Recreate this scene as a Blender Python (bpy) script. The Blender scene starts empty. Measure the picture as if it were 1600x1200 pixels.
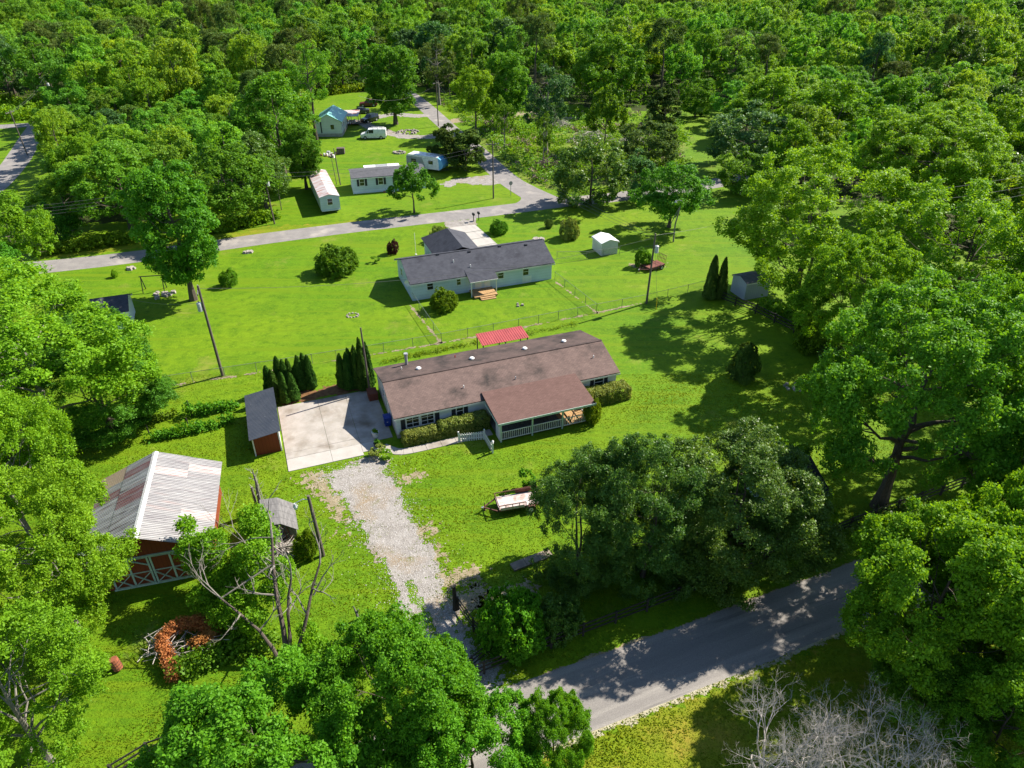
import bpy, math, random
import numpy as np
from mathutils import Vector, Matrix, noise as mnoise

scene = bpy.context.scene
COL = scene.collection
R_ = math.radians

# ------------------------------------------------------------------ camera
CAM_F, CAM_P, CAM_H = 1111.0, R_(32.8), 40.0
cd = bpy.data.cameras.new('camera')
cd.sensor_width = 36.0
cd.lens = 36.0 * CAM_F / 1600.0
cd.clip_start, cd.clip_end = 0.5, 4000
cam = bpy.data.objects.new('camera', cd)
COL.objects.link(cam)
cam.location = (0, 0, CAM_H)
cam.rotation_euler = (math.pi / 2 - CAM_P, 0, 0)
scene.camera = cam

# ------------------------------------------------------------------ sky, sun, exposure
SUN_AZ, SUN_EL = 31.0, 41.0            # direction towards the sun, from +X towards +Y
world = bpy.data.worlds.new('World')
scene.world = world
world.use_nodes = True
wn = world.node_tree
bg = wn.nodes['Background']
sky = wn.nodes.new('ShaderNodeTexSky')
sky.sky_type = 'NISHITA'
sky.sun_disc = False
sky.sun_elevation = R_(SUN_EL)
sky.sun_rotation = R_(90 - SUN_AZ)
sky.air_density = 1.0
sky.dust_density = 0.3
sky.ozone_density = 2.5
wn.links.new(sky.outputs[0], bg.inputs[0])
bg.inputs[1].default_value = 0.085
sd = bpy.data.lights.new('sun', 'SUN')
sd.energy = 5.0
sd.angle = R_(0.5)
sd.color = (1.0, 0.93, 0.82)
sun = bpy.data.objects.new('sun', sd)
COL.objects.link(sun)
az, el = R_(SUN_AZ), R_(SUN_EL)
sdir = Vector((math.cos(az) * math.cos(el), math.sin(az) * math.cos(el), math.sin(el)))
sun.rotation_euler = sdir.to_track_quat('Z', 'Y').to_euler()
sun.location = sdir * 200
vs = scene.view_settings
vs.view_transform = 'Standard'
vs.look = 'None'
vs.exposure = 1.17
vs.gamma = 1.0
vs.use_curve_mapping = False
cy = scene.cycles
cy.max_bounces = 6
cy.diffuse_bounces = 3
cy.glossy_bounces = 2
cy.transmission_bounces = 3
cy.transparent_max_bounces = 4
cy.caustics_reflective = False
cy.caustics_refractive = False

# ------------------------------------------------------------------ places
def G(px, py, z=0.0):
    """the point at height z that a sight line of the survey photograph meets"""
    dx, dy = (px - 800) / CAM_F, -(py - 600) / CAM_F
    c, s = math.cos(CAM_P), math.sin(CAM_P)
    r = (dx, c + dy * s, -s + dy * c)
    t = (z - CAM_H) / r[2]
    return Vector((r[0] * t, r[1] * t, z))

def dist(p):
    c, s = math.cos(CAM_P), math.sin(CAM_P)
    return p[1] * c - (p[2] - CAM_H) * s

TH = R_(20.5)
UX, VX = Vector((math.cos(TH), math.sin(TH), 0)), Vector((-math.sin(TH), math.cos(TH), 0))
def uv(u, v, z=0.0):
    p = UX * u + VX * v
    p.z = z
    return p
def to_uv(p):
    return p.dot(UX), p.dot(VX)

# ------------------------------------------------------------------ materials
def _mix(nt, fac, a, b):
    n = nt.nodes.new('ShaderNodeMix')
    n.data_type = 'RGBA'
    for sock, val in ((n.inputs[0], fac), (n.inputs[6], a), (n.inputs[7], b)):
        if hasattr(val, 'links'):
            nt.links.new(val, sock)
        elif isinstance(val, (int, float)):
            sock.default_value = val
        else:
            sock.default_value = (*val, 1)
    return n.outputs[2]

def _noise(nt, vec, scale, detail=3, rough=0.55):
    n = nt.nodes.new('ShaderNodeTexNoise')
    n.inputs['Scale'].default_value = scale
    n.inputs['Detail'].default_value = detail
    n.inputs['Roughness'].default_value = rough
    if vec is not None:
        nt.links.new(vec, n.inputs['Vector'])
    return n.outputs[0]

def _ramp(nt, fac, lo, hi):
    n = nt.nodes.new('ShaderNodeMapRange')
    n.inputs[1].default_value, n.inputs[2].default_value = lo, hi
    nt.links.new(fac, n.inputs[0])
    return n.outputs[0]

def _coords(nt, stretch=None):
    t = nt.nodes.new('ShaderNodeTexCoord')
    if stretch is None:
        return t.outputs['Object']
    m = nt.nodes.new('ShaderNodeMapping')
    m.inputs['Scale'].default_value = stretch[:3]
    if len(stretch) > 3:
        m.vector_type = 'TEXTURE'
        m.inputs['Scale'].default_value = tuple(1 / q for q in stretch[:3])
        m.inputs['Rotation'].default_value = (0, 0, stretch[3])
    nt.links.new(t.outputs['Object'], m.inputs[0])
    return m.outputs[0]

def _bump(nt, h, bsdf, strength, distance=0.05):
    b = nt.nodes.new('ShaderNodeBump')
    b.inputs['Strength'].default_value = strength
    b.inputs['Distance'].default_value = distance
    nt.links.new(h, b.inputs['Height'])
    nt.links.new(b.outputs[0], bsdf.inputs['Normal'])

def new_mat(name):
    m = bpy.data.materials.new(name)
    m.use_nodes = True
    return m, m.node_tree, m.node_tree.nodes['Principled BSDF']

def M(name, col, rough=0.6, col2=None, scale=2.0, lo=0.35, hi=0.65, metal=0.0, spec=0.3, bump=0.0, bscale=30.0,
      stretch=None, grain=0.0, gscale=60.0, layers=()):
    m, nt, b = new_mat(name)
    vec = _coords(nt, stretch)
    col2 = col2 or tuple(c * 0.78 for c in col)
    c = _mix(nt, _ramp(nt, _noise(nt, vec, scale, 4), lo, hi), col, col2)
    for (lc, ls, ll, lh) in layers:
        c = _mix(nt, _ramp(nt, _noise(nt, vec, ls, 4), ll, lh), c, lc)
    if grain:
        g2 = nt.nodes.new('ShaderNodeMix')
        g2.data_type = 'RGBA'
        g2.blend_type = 'OVERLAY'
        g2.inputs[0].default_value = grain
        nt.links.new(c, g2.inputs[6])
        nt.links.new(_noise(nt, _coords(nt), gscale, 2, 0.7), g2.inputs[7])
        c = g2.outputs[2]
    nt.links.new(c, b.inputs['Base Color'])
    b.inputs['Roughness'].default_value = rough
    b.inputs['Metallic'].default_value = metal
    b.inputs['Specular IOR Level'].default_value = spec
    if bump:
        _bump(nt, _noise(nt, vec, bscale, 3, 0.7), b, bump)
    return m

def leaf_mat(name, dark, light, trans=0.35, gloss=0.18, rough=0.55, tcol=None, vary=0.35):
    m, nt, b = new_mat(name)
    at = nt.nodes.new('ShaderNodeAttribute')
    at.attribute_name = 'tint'
    oi = nt.nodes.new('ShaderNodeObjectInfo')
    c = _mix(nt, at.outputs['Fac'], dark, light)
    hs = nt.nodes.new('ShaderNodeHueSaturation')
    nt.links.new(c, hs.inputs['Color'])
    mr = nt.nodes.new('ShaderNodeMapRange')
    mr.inputs[3].default_value, mr.inputs[4].default_value = 0.5 - 0.05 * vary, 0.5 + 0.035 * vary
    nt.links.new(oi.outputs['Random'], mr.inputs[0])
    nt.links.new(mr.outputs[0], hs.inputs['Hue'])
    mv = nt.nodes.new('ShaderNodeMath')
    mv.operation = 'MULTIPLY_ADD'
    mu = nt.nodes.new('ShaderNodeMath')
    mu.operation = 'FRACT'
    m7 = nt.nodes.new('ShaderNodeMath')
    m7.operation = 'MULTIPLY'
    m7.inputs[1].default_value = 7.31
    nt.links.new(oi.outputs['Random'], m7.inputs[0])
    nt.links.new(m7.outputs[0], mu.inputs[0])
    nt.links.new(mu.outputs[0], mv.inputs[0])
    mv.inputs[1].default_value = vary
    mv.inputs[2].default_value = 1 - vary * 0.5
    nt.links.new(mv.outputs[0], hs.inputs['Value'])
    nt.links.new(hs.outputs[0], b.inputs['Base Color'])
    b.inputs['Roughness'].default_value = rough
    b.inputs['Specular IOR Level'].default_value = gloss
    tr = nt.nodes.new('ShaderNodeBsdfTranslucent')
    tm = nt.nodes.new('ShaderNodeMix')
    tm.data_type = 'RGBA'
    tm.blend_type = 'MULTIPLY'
    tm.inputs[0].default_value = 1.0
    tc = tcol or (1.5, 1.25, 0.5)
    tm.inputs[7].default_value = (*tc, 1)
    nt.links.new(hs.outputs[0], tm.inputs[6])
    nt.links.new(tm.outputs[2], tr.inputs[0])
    ms = nt.nodes.new('ShaderNodeMixShader')
    ms.inputs[0].default_value = trans
    nt.links.new(b.outputs[0], ms.inputs[1])
    nt.links.new(tr.outputs[0], ms.inputs[2])
    nt.links.new(ms.outputs[0], nt.nodes['Material Output'].inputs[0])
    return m

def glass_mat(name, col=(0.015, 0.02, 0.025)):
    m, nt, b = new_mat(name)
    b.inputs['Base Color'].default_value = (*col, 1)
    b.inputs['Roughness'].default_value = 0.06
    b.inputs['Specular IOR Level'].default_value = 0.8
    return m

def ground_mat(name, a, b_, straw, straw_lo=0.62, soil=None, bump=0.6, big=0.05):
    m, nt, b = new_mat(name)
    vec = _coords(nt)
    dk = tuple(x * 0.66 for x in a)
    lt = tuple(x * 1.22 for x in b_)
    c = _mix(nt, _ramp(nt, _noise(nt, vec, big, 5, 0.62), 0.36, 0.62), a, b_)
    c = _mix(nt, _ramp(nt, _noise(nt, vec, 0.22, 5, 0.65), 0.5, 0.72), c, tuple(x * 0.8 for x in a))
    c = _mix(nt, _ramp(nt, _noise(nt, vec, 0.9, 5, 0.7), 0.45, 0.72), c, dk)
    c = _mix(nt, _ramp(nt, _noise(nt, vec, 3.5, 4, 0.75), 0.5, 0.78), c, lt)
    c = _mix(nt, _ramp(nt, _noise(nt, vec, 0.13, 6, 0.72), straw_lo - 0.05, straw_lo + 0.2), c, straw)
    c = _mix(nt, _ramp(nt, _noise(nt, vec, 0.6, 6, 0.8), straw_lo, straw_lo + 0.14), c, straw)
    # mower passes
    st = nt.nodes.new('ShaderNodeMapping')
    st.inputs['Rotation'].default_value = (0, 0, -0.37)
    st.inputs['Scale'].default_value = (0.03, 0.75, 1)
    nt.links.new(vec, st.inputs[0])
    c = _mix(nt, _ramp(nt, _noise(nt, st.outputs[0], 1.3, 3), 0.5, 0.62), c, tuple(x * 0.86 for x in b_))
    if soil:
        c = _mix(nt, _ramp(nt, _noise(nt, vec, 0.12, 6, 0.7), 0.66, 0.75), c, soil)
    nt.links.new(c, b.inputs['Base Color'])
    b.inputs['Roughness'].default_value = 0.8
    b.inputs['Specular IOR Level'].default_value = 0.12
    _bump(nt, _noise(nt, vec, 7.0, 5, 0.75), b, bump, 0.12)
    return m

MT = {}
MT['grass'] = ground_mat('grass_ground', (0.078, 0.18, 0.004), (0.136, 0.225, 0.005), (0.25, 0.235, 0.05))
MT['verge'] = ground_mat('verge_grass', (0.12, 0.2, 0.006), (0.18, 0.22, 0.008), (0.28, 0.21, 0.03), 0.54)
MT['rough'] = ground_mat('rough_grass', (0.08, 0.17, 0.01), (0.14, 0.21, 0.015), (0.26, 0.2, 0.08), 0.54)
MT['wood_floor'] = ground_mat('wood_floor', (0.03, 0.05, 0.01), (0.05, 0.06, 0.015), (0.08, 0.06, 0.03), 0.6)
MT['asphalt_back'] = M('pale_asphalt', (0.245, 0.228, 0.215), 0.9, (0.2, 0.187, 0.18), 0.8, spec=0.1, grain=0.4, gscale=14, bump=0.1,
                       layers=(((0.33, 0.3, 0.27), 0.25, 0.55, 0.7),))
MT['asphalt'] = M('worn_asphalt', (0.245, 0.225, 0.205), 0.9, (0.19, 0.177, 0.165), 0.6, spec=0.1, grain=0.5, gscale=18, bump=0.15,
                  stretch=(0.06, 1, 1, R_(22)), layers=(((0.28, 0.26, 0.235), 1.1, 0.5, 0.66), ((0.14, 0.13, 0.122), 2.3, 0.6, 0.7)))
MT['gravel'] = M('gravel', (0.31, 0.288, 0.266), 0.9, (0.225, 0.205, 0.185), 1.3, 0.35, 0.66, spec=0.1, grain=0.8, gscale=20, bump=0.7, bscale=14,
                 layers=(((0.25, 0.19, 0.12), 0.3, 0.52, 0.72), ((0.16, 0.16, 0.07), 1.1, 0.6, 0.74), ((0.13, 0.115, 0.1), 9.0, 0.6, 0.7)))
MT['shoulder'] = M('shoulder_gravel', (0.4, 0.37, 0.27), 0.9, (0.28, 0.25, 0.15), 2.0, spec=0.1, grain=0.6, gscale=12, bump=0.5, bscale=9)
MT['dirt'] = M('bare_dirt', (0.3, 0.25, 0.17), 0.95, (0.22, 0.18, 0.11), 1.5, spec=0.05, grain=0.4, gscale=9, bump=0.4, bscale=8)
MT['mulch'] = M('bed_soil', (0.2, 0.11, 0.05), 0.95, (0.12, 0.06, 0.03), 2.5, spec=0.05, grain=0.5, gscale=15, bump=0.5, bscale=12)
MT['concrete'] = M('stained_concrete', (0.37, 0.34, 0.305), 0.85, (0.3, 0.275, 0.24), 0.9, 0.4, 0.62, spec=0.15, grain=0.2, gscale=25, bump=0.05,
                   layers=(((0.15, 0.115, 0.08), 0.3, 0.5, 0.72), ((0.33, 0.29, 0.24), 1.6, 0.55, 0.8)))
MT['concrete_new'] = M('clean_concrete', (0.42, 0.395, 0.36), 0.85, (0.37, 0.345, 0.31), 1.0, spec=0.15, grain=0.15, gscale=25)
MT['block'] = M('concrete_block', (0.4, 0.38, 0.35), 0.9, spec=0.1, grain=0.3)
MT['tan_block'] = M('weathered_tan_slab', (0.26, 0.22, 0.17), 0.9, (0.18, 0.15, 0.12), 2, spec=0.1, grain=0.4)
MT['stone'] = M('stone', (0.38, 0.34, 0.3), 0.9, (0.22, 0.19, 0.17), 4, spec=0.1, grain=0.4, gscale=20)
def shingles(name, col, col2, stain=None, lo=0.5, hi=0.7, st_scale=0.35, edge=0.45):
    m, nt, b = new_mat(name)
    vec = _coords(nt)
    c = _mix(nt, _ramp(nt, _noise(nt, vec, 1.2, 5, 0.7), 0.35, 0.7), col, col2)
    if stain:
        c = _mix(nt, _ramp(nt, _noise(nt, vec, st_scale, 5, 0.65), lo, hi), c, stain)
    br = nt.nodes.new('ShaderNodeTexBrick')
    br.inputs['Color1'].default_value = (0.62, 0.62, 0.62, 1)
    br.inputs['Color2'].default_value = (0.4, 0.4, 0.4, 1)
    br.inputs['Mortar'].default_value = (0.2, 0.2, 0.2, 1)
    br.inputs['Scale'].default_value = 1.0
    br.inputs['Mortar Size'].default_value = 0.014
    br.inputs['Brick Width'].default_value = 0.32
    br.inputs['Row Height'].default_value = 0.15
    nt.links.new(vec, br.inputs['Vector'])
    ov = nt.nodes.new('ShaderNodeMix')
    ov.data_type = 'RGBA'
    ov.blend_type = 'OVERLAY'
    ov.inputs[0].default_value = edge
    nt.links.new(c, ov.inputs[6])
    nt.links.new(br.outputs[0], ov.inputs[7])
    nt.links.new(ov.outputs[2], b.inputs['Base Color'])
    b.inputs['Roughness'].default_value = 0.9
    b.inputs['Specular IOR Level'].default_value = 0.15
    _bump(nt, br.outputs['Fac'], b, 0.4, 0.02)
    return m
MT['brown_shingle'] = shingles('brown_shingle', (0.18, 0.125, 0.108), (0.135, 0.094, 0.082), (0.05, 0.042, 0.038), 0.5, 0.72)
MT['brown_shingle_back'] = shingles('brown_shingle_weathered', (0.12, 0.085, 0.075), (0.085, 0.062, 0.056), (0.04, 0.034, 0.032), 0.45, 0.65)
MT['porch_shingle'] = shingles('porch_shingle', (0.155, 0.092, 0.078), (0.125, 0.073, 0.062))
MT['grey_shingle'] = shingles('grey_shingle', (0.075, 0.078, 0.092), (0.05, 0.052, 0.064), (0.035, 0.036, 0.045), 0.55, 0.75)
MT['lgrey_shingle'] = shingles('light_grey_shingle', (0.12, 0.12, 0.13), (0.09, 0.09, 0.1))
MT['old_shingle'] = shingles('dark_mossy_shingle', (0.03, 0.032, 0.04), (0.02, 0.022, 0.03))
def siding(name, col, step=0.2, dark=0.78, vertical=False, rough=0.55):
    m, nt, b = new_mat(name)
    vec = _coords(nt)
    sx = nt.nodes.new('ShaderNodeSeparateXYZ')
    nt.links.new(vec, sx.inputs[0])
    fr = nt.nodes.new('ShaderNodeMath')
    fr.operation = 'PINGPONG'
    fr.inputs[1].default_value = step
    if vertical:
        ad = nt.nodes.new('ShaderNodeMath')
        nt.links.new(sx.outputs['X'], ad.inputs[0])
        nt.links.new(sx.outputs['Y'], ad.inputs[1])
        nt.links.new(ad.outputs[0], fr.inputs[0])
    else:
        nt.links.new(sx.outputs['Z'], fr.inputs[0])
    c = _mix(nt, _ramp(nt, _noise(nt, vec, 0.8, 4), 0.35, 0.7), col, tuple(x * 0.88 for x in col))
    c = _mix(nt, _ramp(nt, fr.outputs[0], step * 0.84, step * 0.98), c, tuple(x * dark for x in col))
    nt.links.new(c, b.inputs['Base Color'])
    b.inputs['Roughness'].default_value = rough
    b.inputs['Specular IOR Level'].default_value = 0.25
    _bump(nt, fr.outputs[0], b, 0.5, 0.02)
    return m
MT['siding_white'] = siding('white_siding', (0.6, 0.64, 0.66))
MT['siding_blue'] = siding('pale_blue_siding', (0.56, 0.65, 0.72))
MT['siding_teal'] = siding('grey_blue_siding', (0.48, 0.56, 0.62))
MT['red_board'] = siding('red_board', (0.21, 0.045, 0.018), 0.15, 0.6, True, 0.75)
MT['shed_metal'] = siding('shed_metal', (0.55, 0.55, 0.54), 0.16, 0.8, True, 0.4)
MT['grey_metal_wall'] = siding('grey_metal_wall', (0.36, 0.4, 0.46), 0.16, 0.7, True, 0.5)
MT['white'] = M('white_paint', (0.74, 0.73, 0.7), 0.5, (0.66, 0.65, 0.62), 1.5)
MT['sage'] = M('pale_green_paint', (0.46, 0.58, 0.5), 0.6, (0.4, 0.5, 0.43), 2)
MT['black'] = M('black_paint', (0.02, 0.02, 0.024), 0.5)
MT['shutter'] = M('dark_shutter', (0.025, 0.027, 0.04), 0.5)
MT['glass'] = glass_mat('window_glass')
MT['rib_dark'] = M('dark_metal_roof', (0.045, 0.052, 0.066), 0.4, (0.06, 0.066, 0.08), 1.0, metal=0.0, spec=0.5, layers=(((0.2, 0.2, 0.22), 3.5, 0.68, 0.74),))
MT['rib_red'] = M('red_metal_roof', (0.4, 0.075, 0.07), 0.45, (0.33, 0.06, 0.055), 1.0, spec=0.5)
MT['rib_teal'] = M('teal_metal_roof', (0.16, 0.4, 0.36), 0.4, (0.2, 0.45, 0.4), 1.0, spec=0.5)
MT['rib_barn'] = M('weathered_tin', (0.33, 0.32, 0.315), 0.5, (0.22, 0.205, 0.21), 2.4, 0.4, 0.65, metal=0.1, spec=0.4, stretch=(0.22, 2.2, 0.22),
                   layers=(((0.33, 0.26, 0.245), 1.3, 0.58, 0.75), ((0.42, 0.41, 0.4), 4.0, 0.55, 0.7)))
MT['rib_barn_dark'] = M('weathered_tin_dark', (0.3, 0.295, 0.31), 0.5, (0.46, 0.455, 0.47), 3.0, 0.4, 0.58, metal=0.1, spec=0.4, stretch=(0.16, 2.2, 0.16),
                        layers=(((0.13, 0.105, 0.115), 2.3, 0.54, 0.68), ((0.26, 0.15, 0.14), 1.5, 0.6, 0.72)))
MT['rib_barn_rust'] = M('rusty_tin', (0.43, 0.33, 0.31), 0.6, (0.45, 0.43, 0.42), 2.6, 0.38, 0.62, stretch=(0.2, 2.2, 0.2), layers=(((0.34, 0.14, 0.13), 3.0, 0.56, 0.7),))
MT['rib_barn_red'] = M('faded_red_tin', (0.24, 0.1, 0.1), 0.6, (0.3, 0.24, 0.25), 2.6, 0.38, 0.62, stretch=(0.2, 2.2, 0.2), layers=(((0.14, 0.09, 0.1), 3.0, 0.5, 0.7),))
MT['rib_barn_tan'] = M('tan_tin', (0.48, 0.37, 0.28), 0.6, (0.42, 0.33, 0.25), 2.4, stretch=(0.25, 2.2, 0.25))
MT['rust_roof'] = M('rust_streaked_roof', (0.55, 0.52, 0.52), 0.5, (0.45, 0.4, 0.4), 1.0, stretch=(0.3, 1.6, 0.3), layers=(((0.33, 0.12, 0.08), 1.3, 0.5, 0.62),))
MT['white_roof'] = M('white_metal_roof', (0.74, 0.74, 0.74), 0.4, (0.68, 0.68, 0.68), 1)
MT['galv'] = M('galvanised', (0.42, 0.43, 0.44), 0.45, (0.34, 0.35, 0.36), 4, metal=0.3, spec=0.5)
MT['wire'] = M('cable', (0.1, 0.1, 0.105), 0.5)
MT['fence_metal'] = M('fence_galvanised', (0.2, 0.23, 0.2), 0.5, metal=0.2)
MT['pole_wood'] = M('pole_wood', (0.14, 0.115, 0.095), 0.85, (0.09, 0.075, 0.062), 3, stretch=(3, 3, 0.3))
MT['old_wood'] = M('grey_old_wood', (0.17, 0.163, 0.158), 0.85, (0.105, 0.1, 0.098), 3, stretch=(4, 0.5, 1))
MT['rail_wood'] = M('dark_rail_wood', (0.035, 0.03, 0.028), 0.8, (0.022, 0.02, 0.019), 4)
MT['deck_wood'] = M('new_deck_wood', (0.42, 0.26, 0.12), 0.75, (0.33, 0.2, 0.09), 4)
MT['pink_deck'] = M('worn_trailer_deck', (0.56, 0.47, 0.44), 0.75, (0.38, 0.28, 0.24), 2.2, 0.45, 0.65, layers=(((0.24, 0.16, 0.12), 3.0, 0.6, 0.68),))
MT['rust'] = M('rusty_steel', (0.13, 0.055, 0.04), 0.8, (0.08, 0.035, 0.028), 4)
MT['rust_board'] = M('red_brown_board', (0.2, 0.07, 0.05), 0.8, (0.15, 0.055, 0.04), 3)
MT['tyre'] = M('tyre', (0.02, 0.02, 0.021), 0.8)
MT['rim'] = M('white_rim', (0.6, 0.62, 0.6), 0.45)
MT['bark'] = M('bark', (0.13, 0.105, 0.085), 0.95, (0.075, 0.06, 0.05), 5, stretch=(3, 3, 0.6), spec=0.1)
MT['bark_pale'] = M('pale_bark', (0.24, 0.22, 0.19), 0.95, (0.15, 0.135, 0.115), 5, stretch=(3, 3, 0.6), spec=0.1)
MT['dead_twig'] = M('dead_twigs', (0.44, 0.4, 0.36), 0.95, (0.26, 0.235, 0.21), 5, spec=0.1)
MT['bin_blue'] = M('blue_plastic', (0.02, 0.05, 0.3), 0.45)
MT['terracotta'] = M('terracotta', (0.3, 0.1, 0.05), 0.85)
MT['car_dark'] = M('dark_slate_paint', (0.04, 0.05, 0.065), 0.25, spec=0.6)
MT['car_black'] = M('black_car_paint', (0.016, 0.017, 0.02), 0.2, spec=0.7)
MT['car_maroon'] = M('maroon_paint', (0.13, 0.022, 0.03), 0.3, spec=0.6)
MT['car_white'] = M('white_car_paint', (0.76, 0.77, 0.78), 0.3, spec=0.6)
MT['lamp'] = M('lamp_lens', (0.7, 0.7, 0.66), 0.2, spec=0.6)
MT['red_lens'] = M('red_lens', (0.4, 0.02, 0.02), 0.25)
MT['camper_blue'] = M('camper_blue_nose', (0.12, 0.34, 0.58), 0.35, (0.16, 0.42, 0.66), 1.2)
MT['camper_grey'] = M('camper_grey_panel', (0.36, 0.37, 0.38), 0.45)
MT['yellow'] = M('yellow_guard', (0.7, 0.5, 0.02), 0.5)
MT['stop_back'] = M('sign_back', (0.4, 0.38, 0.34), 0.5)
MT['stone_pale'] = M('pale_stone', (0.5, 0.48, 0.46), 0.9, (0.3, 0.28, 0.26), 6, spec=0.1)
MT['sandbox'] = M('sand', (0.55, 0.42, 0.24), 0.95)
MT['junk'] = M('mixed_junk', (0.5, 0.46, 0.44), 0.7, (0.25, 0.12, 0.1), 6, 0.45, 0.55)
MT['red_box'] = M('rust_red_box', (0.16, 0.05, 0.03), 0.8)

LF = {}
LF['maple'] = leaf_mat('maple_leaf', (0.06, 0.205, 0.008), (0.15, 0.37, 0.015), 0.45, vary=.15)
LF['bright'] = leaf_mat('bright_leaf', (0.09, 0.235, 0.008), (0.195, 0.4, 0.016), 0.45, vary=.2)
LF['lime'] = leaf_mat('lime_leaf', (0.115, 0.27, 0.008), (0.235, 0.44, 0.018), 0.45, vary=.15)
LF['mid'] = leaf_mat('mid_leaf', (0.058, 0.18, 0.01), (0.14, 0.325, 0.018), 0.43)
LF['wood_mid'] = leaf_mat('wood_mid_hazed_leaf', (0.075, 0.21, 0.018), (0.175, 0.385, 0.034), 0.45, vary=.4)  # wood leaves lighter and bluer than near ones: distance haze painted into the colour
LF['wood_bright'] = leaf_mat('wood_bright_hazed_leaf', (0.105, 0.26, 0.016), (0.225, 0.44, 0.032), 0.45, vary=.3)
LF['wood_lime'] = leaf_mat('wood_lime_hazed_leaf', (0.14, 0.28, 0.014), (0.27, 0.45, 0.03), 0.45, vary=.25)
LF['deep'] = leaf_mat('deep_green_leaf', (0.036, 0.125, 0.01), (0.095, 0.245, 0.016), 0.4)
LF['dark'] = leaf_mat('dark_leaf', (0.046, 0.125, 0.014), (0.14, 0.245, 0.034), 0.38, 0.28, 0.45)
LF['bluish'] = leaf_mat('bluish_leaf', (0.04, 0.125, 0.03), (0.105, 0.225, 0.065), 0.36)
LF['cedar'] = leaf_mat('cedar_needles', (0.045, 0.1, 0.014), (0.1, 0.17, 0.028), 0.28, 0.1, 0.8)
LF['pine'] = leaf_mat('pine_needles', (0.06, 0.12, 0.022), (0.125, 0.19, 0.04), 0.3, 0.12, 0.7)
LF['arbor'] = leaf_mat('arborvitae_sprays', (0.022, 0.075, 0.008), (0.055, 0.14, 0.014), 0.2, 0.1, 0.8)
LF['hedge'] = leaf_mat('hedge_leaf', (0.08, 0.17, 0.014), (0.36, 0.42, 0.1), 0.36, 0.2)
LF['bush'] = leaf_mat('bush_leaf', (0.06, 0.19, 0.009), (0.14, 0.32, 0.015), 0.4)
LF['red_bush'] = leaf_mat('red_bush_leaf', (0.04, 0.012, 0.008), (0.1, 0.035, 0.015), 0.25, 0.35, tcol=(1.2, 0.6, 0.4))
LF['weed'] = leaf_mat('weed_leaf', (0.085, 0.19, 0.006), (0.19, 0.31, 0.014), 0.4, 0.15)
LF['deadneedle'] = leaf_mat('dead_orange_needles', (0.28, 0.1, 0.03), (0.5, 0.21, 0.07), 0.25, 0.15, 0.8, (1.2, 0.9, 0.6))
LF['blade'] = leaf_mat('grass_blade', (0.08, 0.16, 0.005), (0.215, 0.285, 0.016), 0.42, 0.1, 0.8, vary=0.0)
LF['drystalk'] = leaf_mat('dry_brush', (0.16, 0.12, 0.09), (0.28, 0.22, 0.17), 0.15, 0.15, 0.9, (1, 0.9, 0.8))

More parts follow.
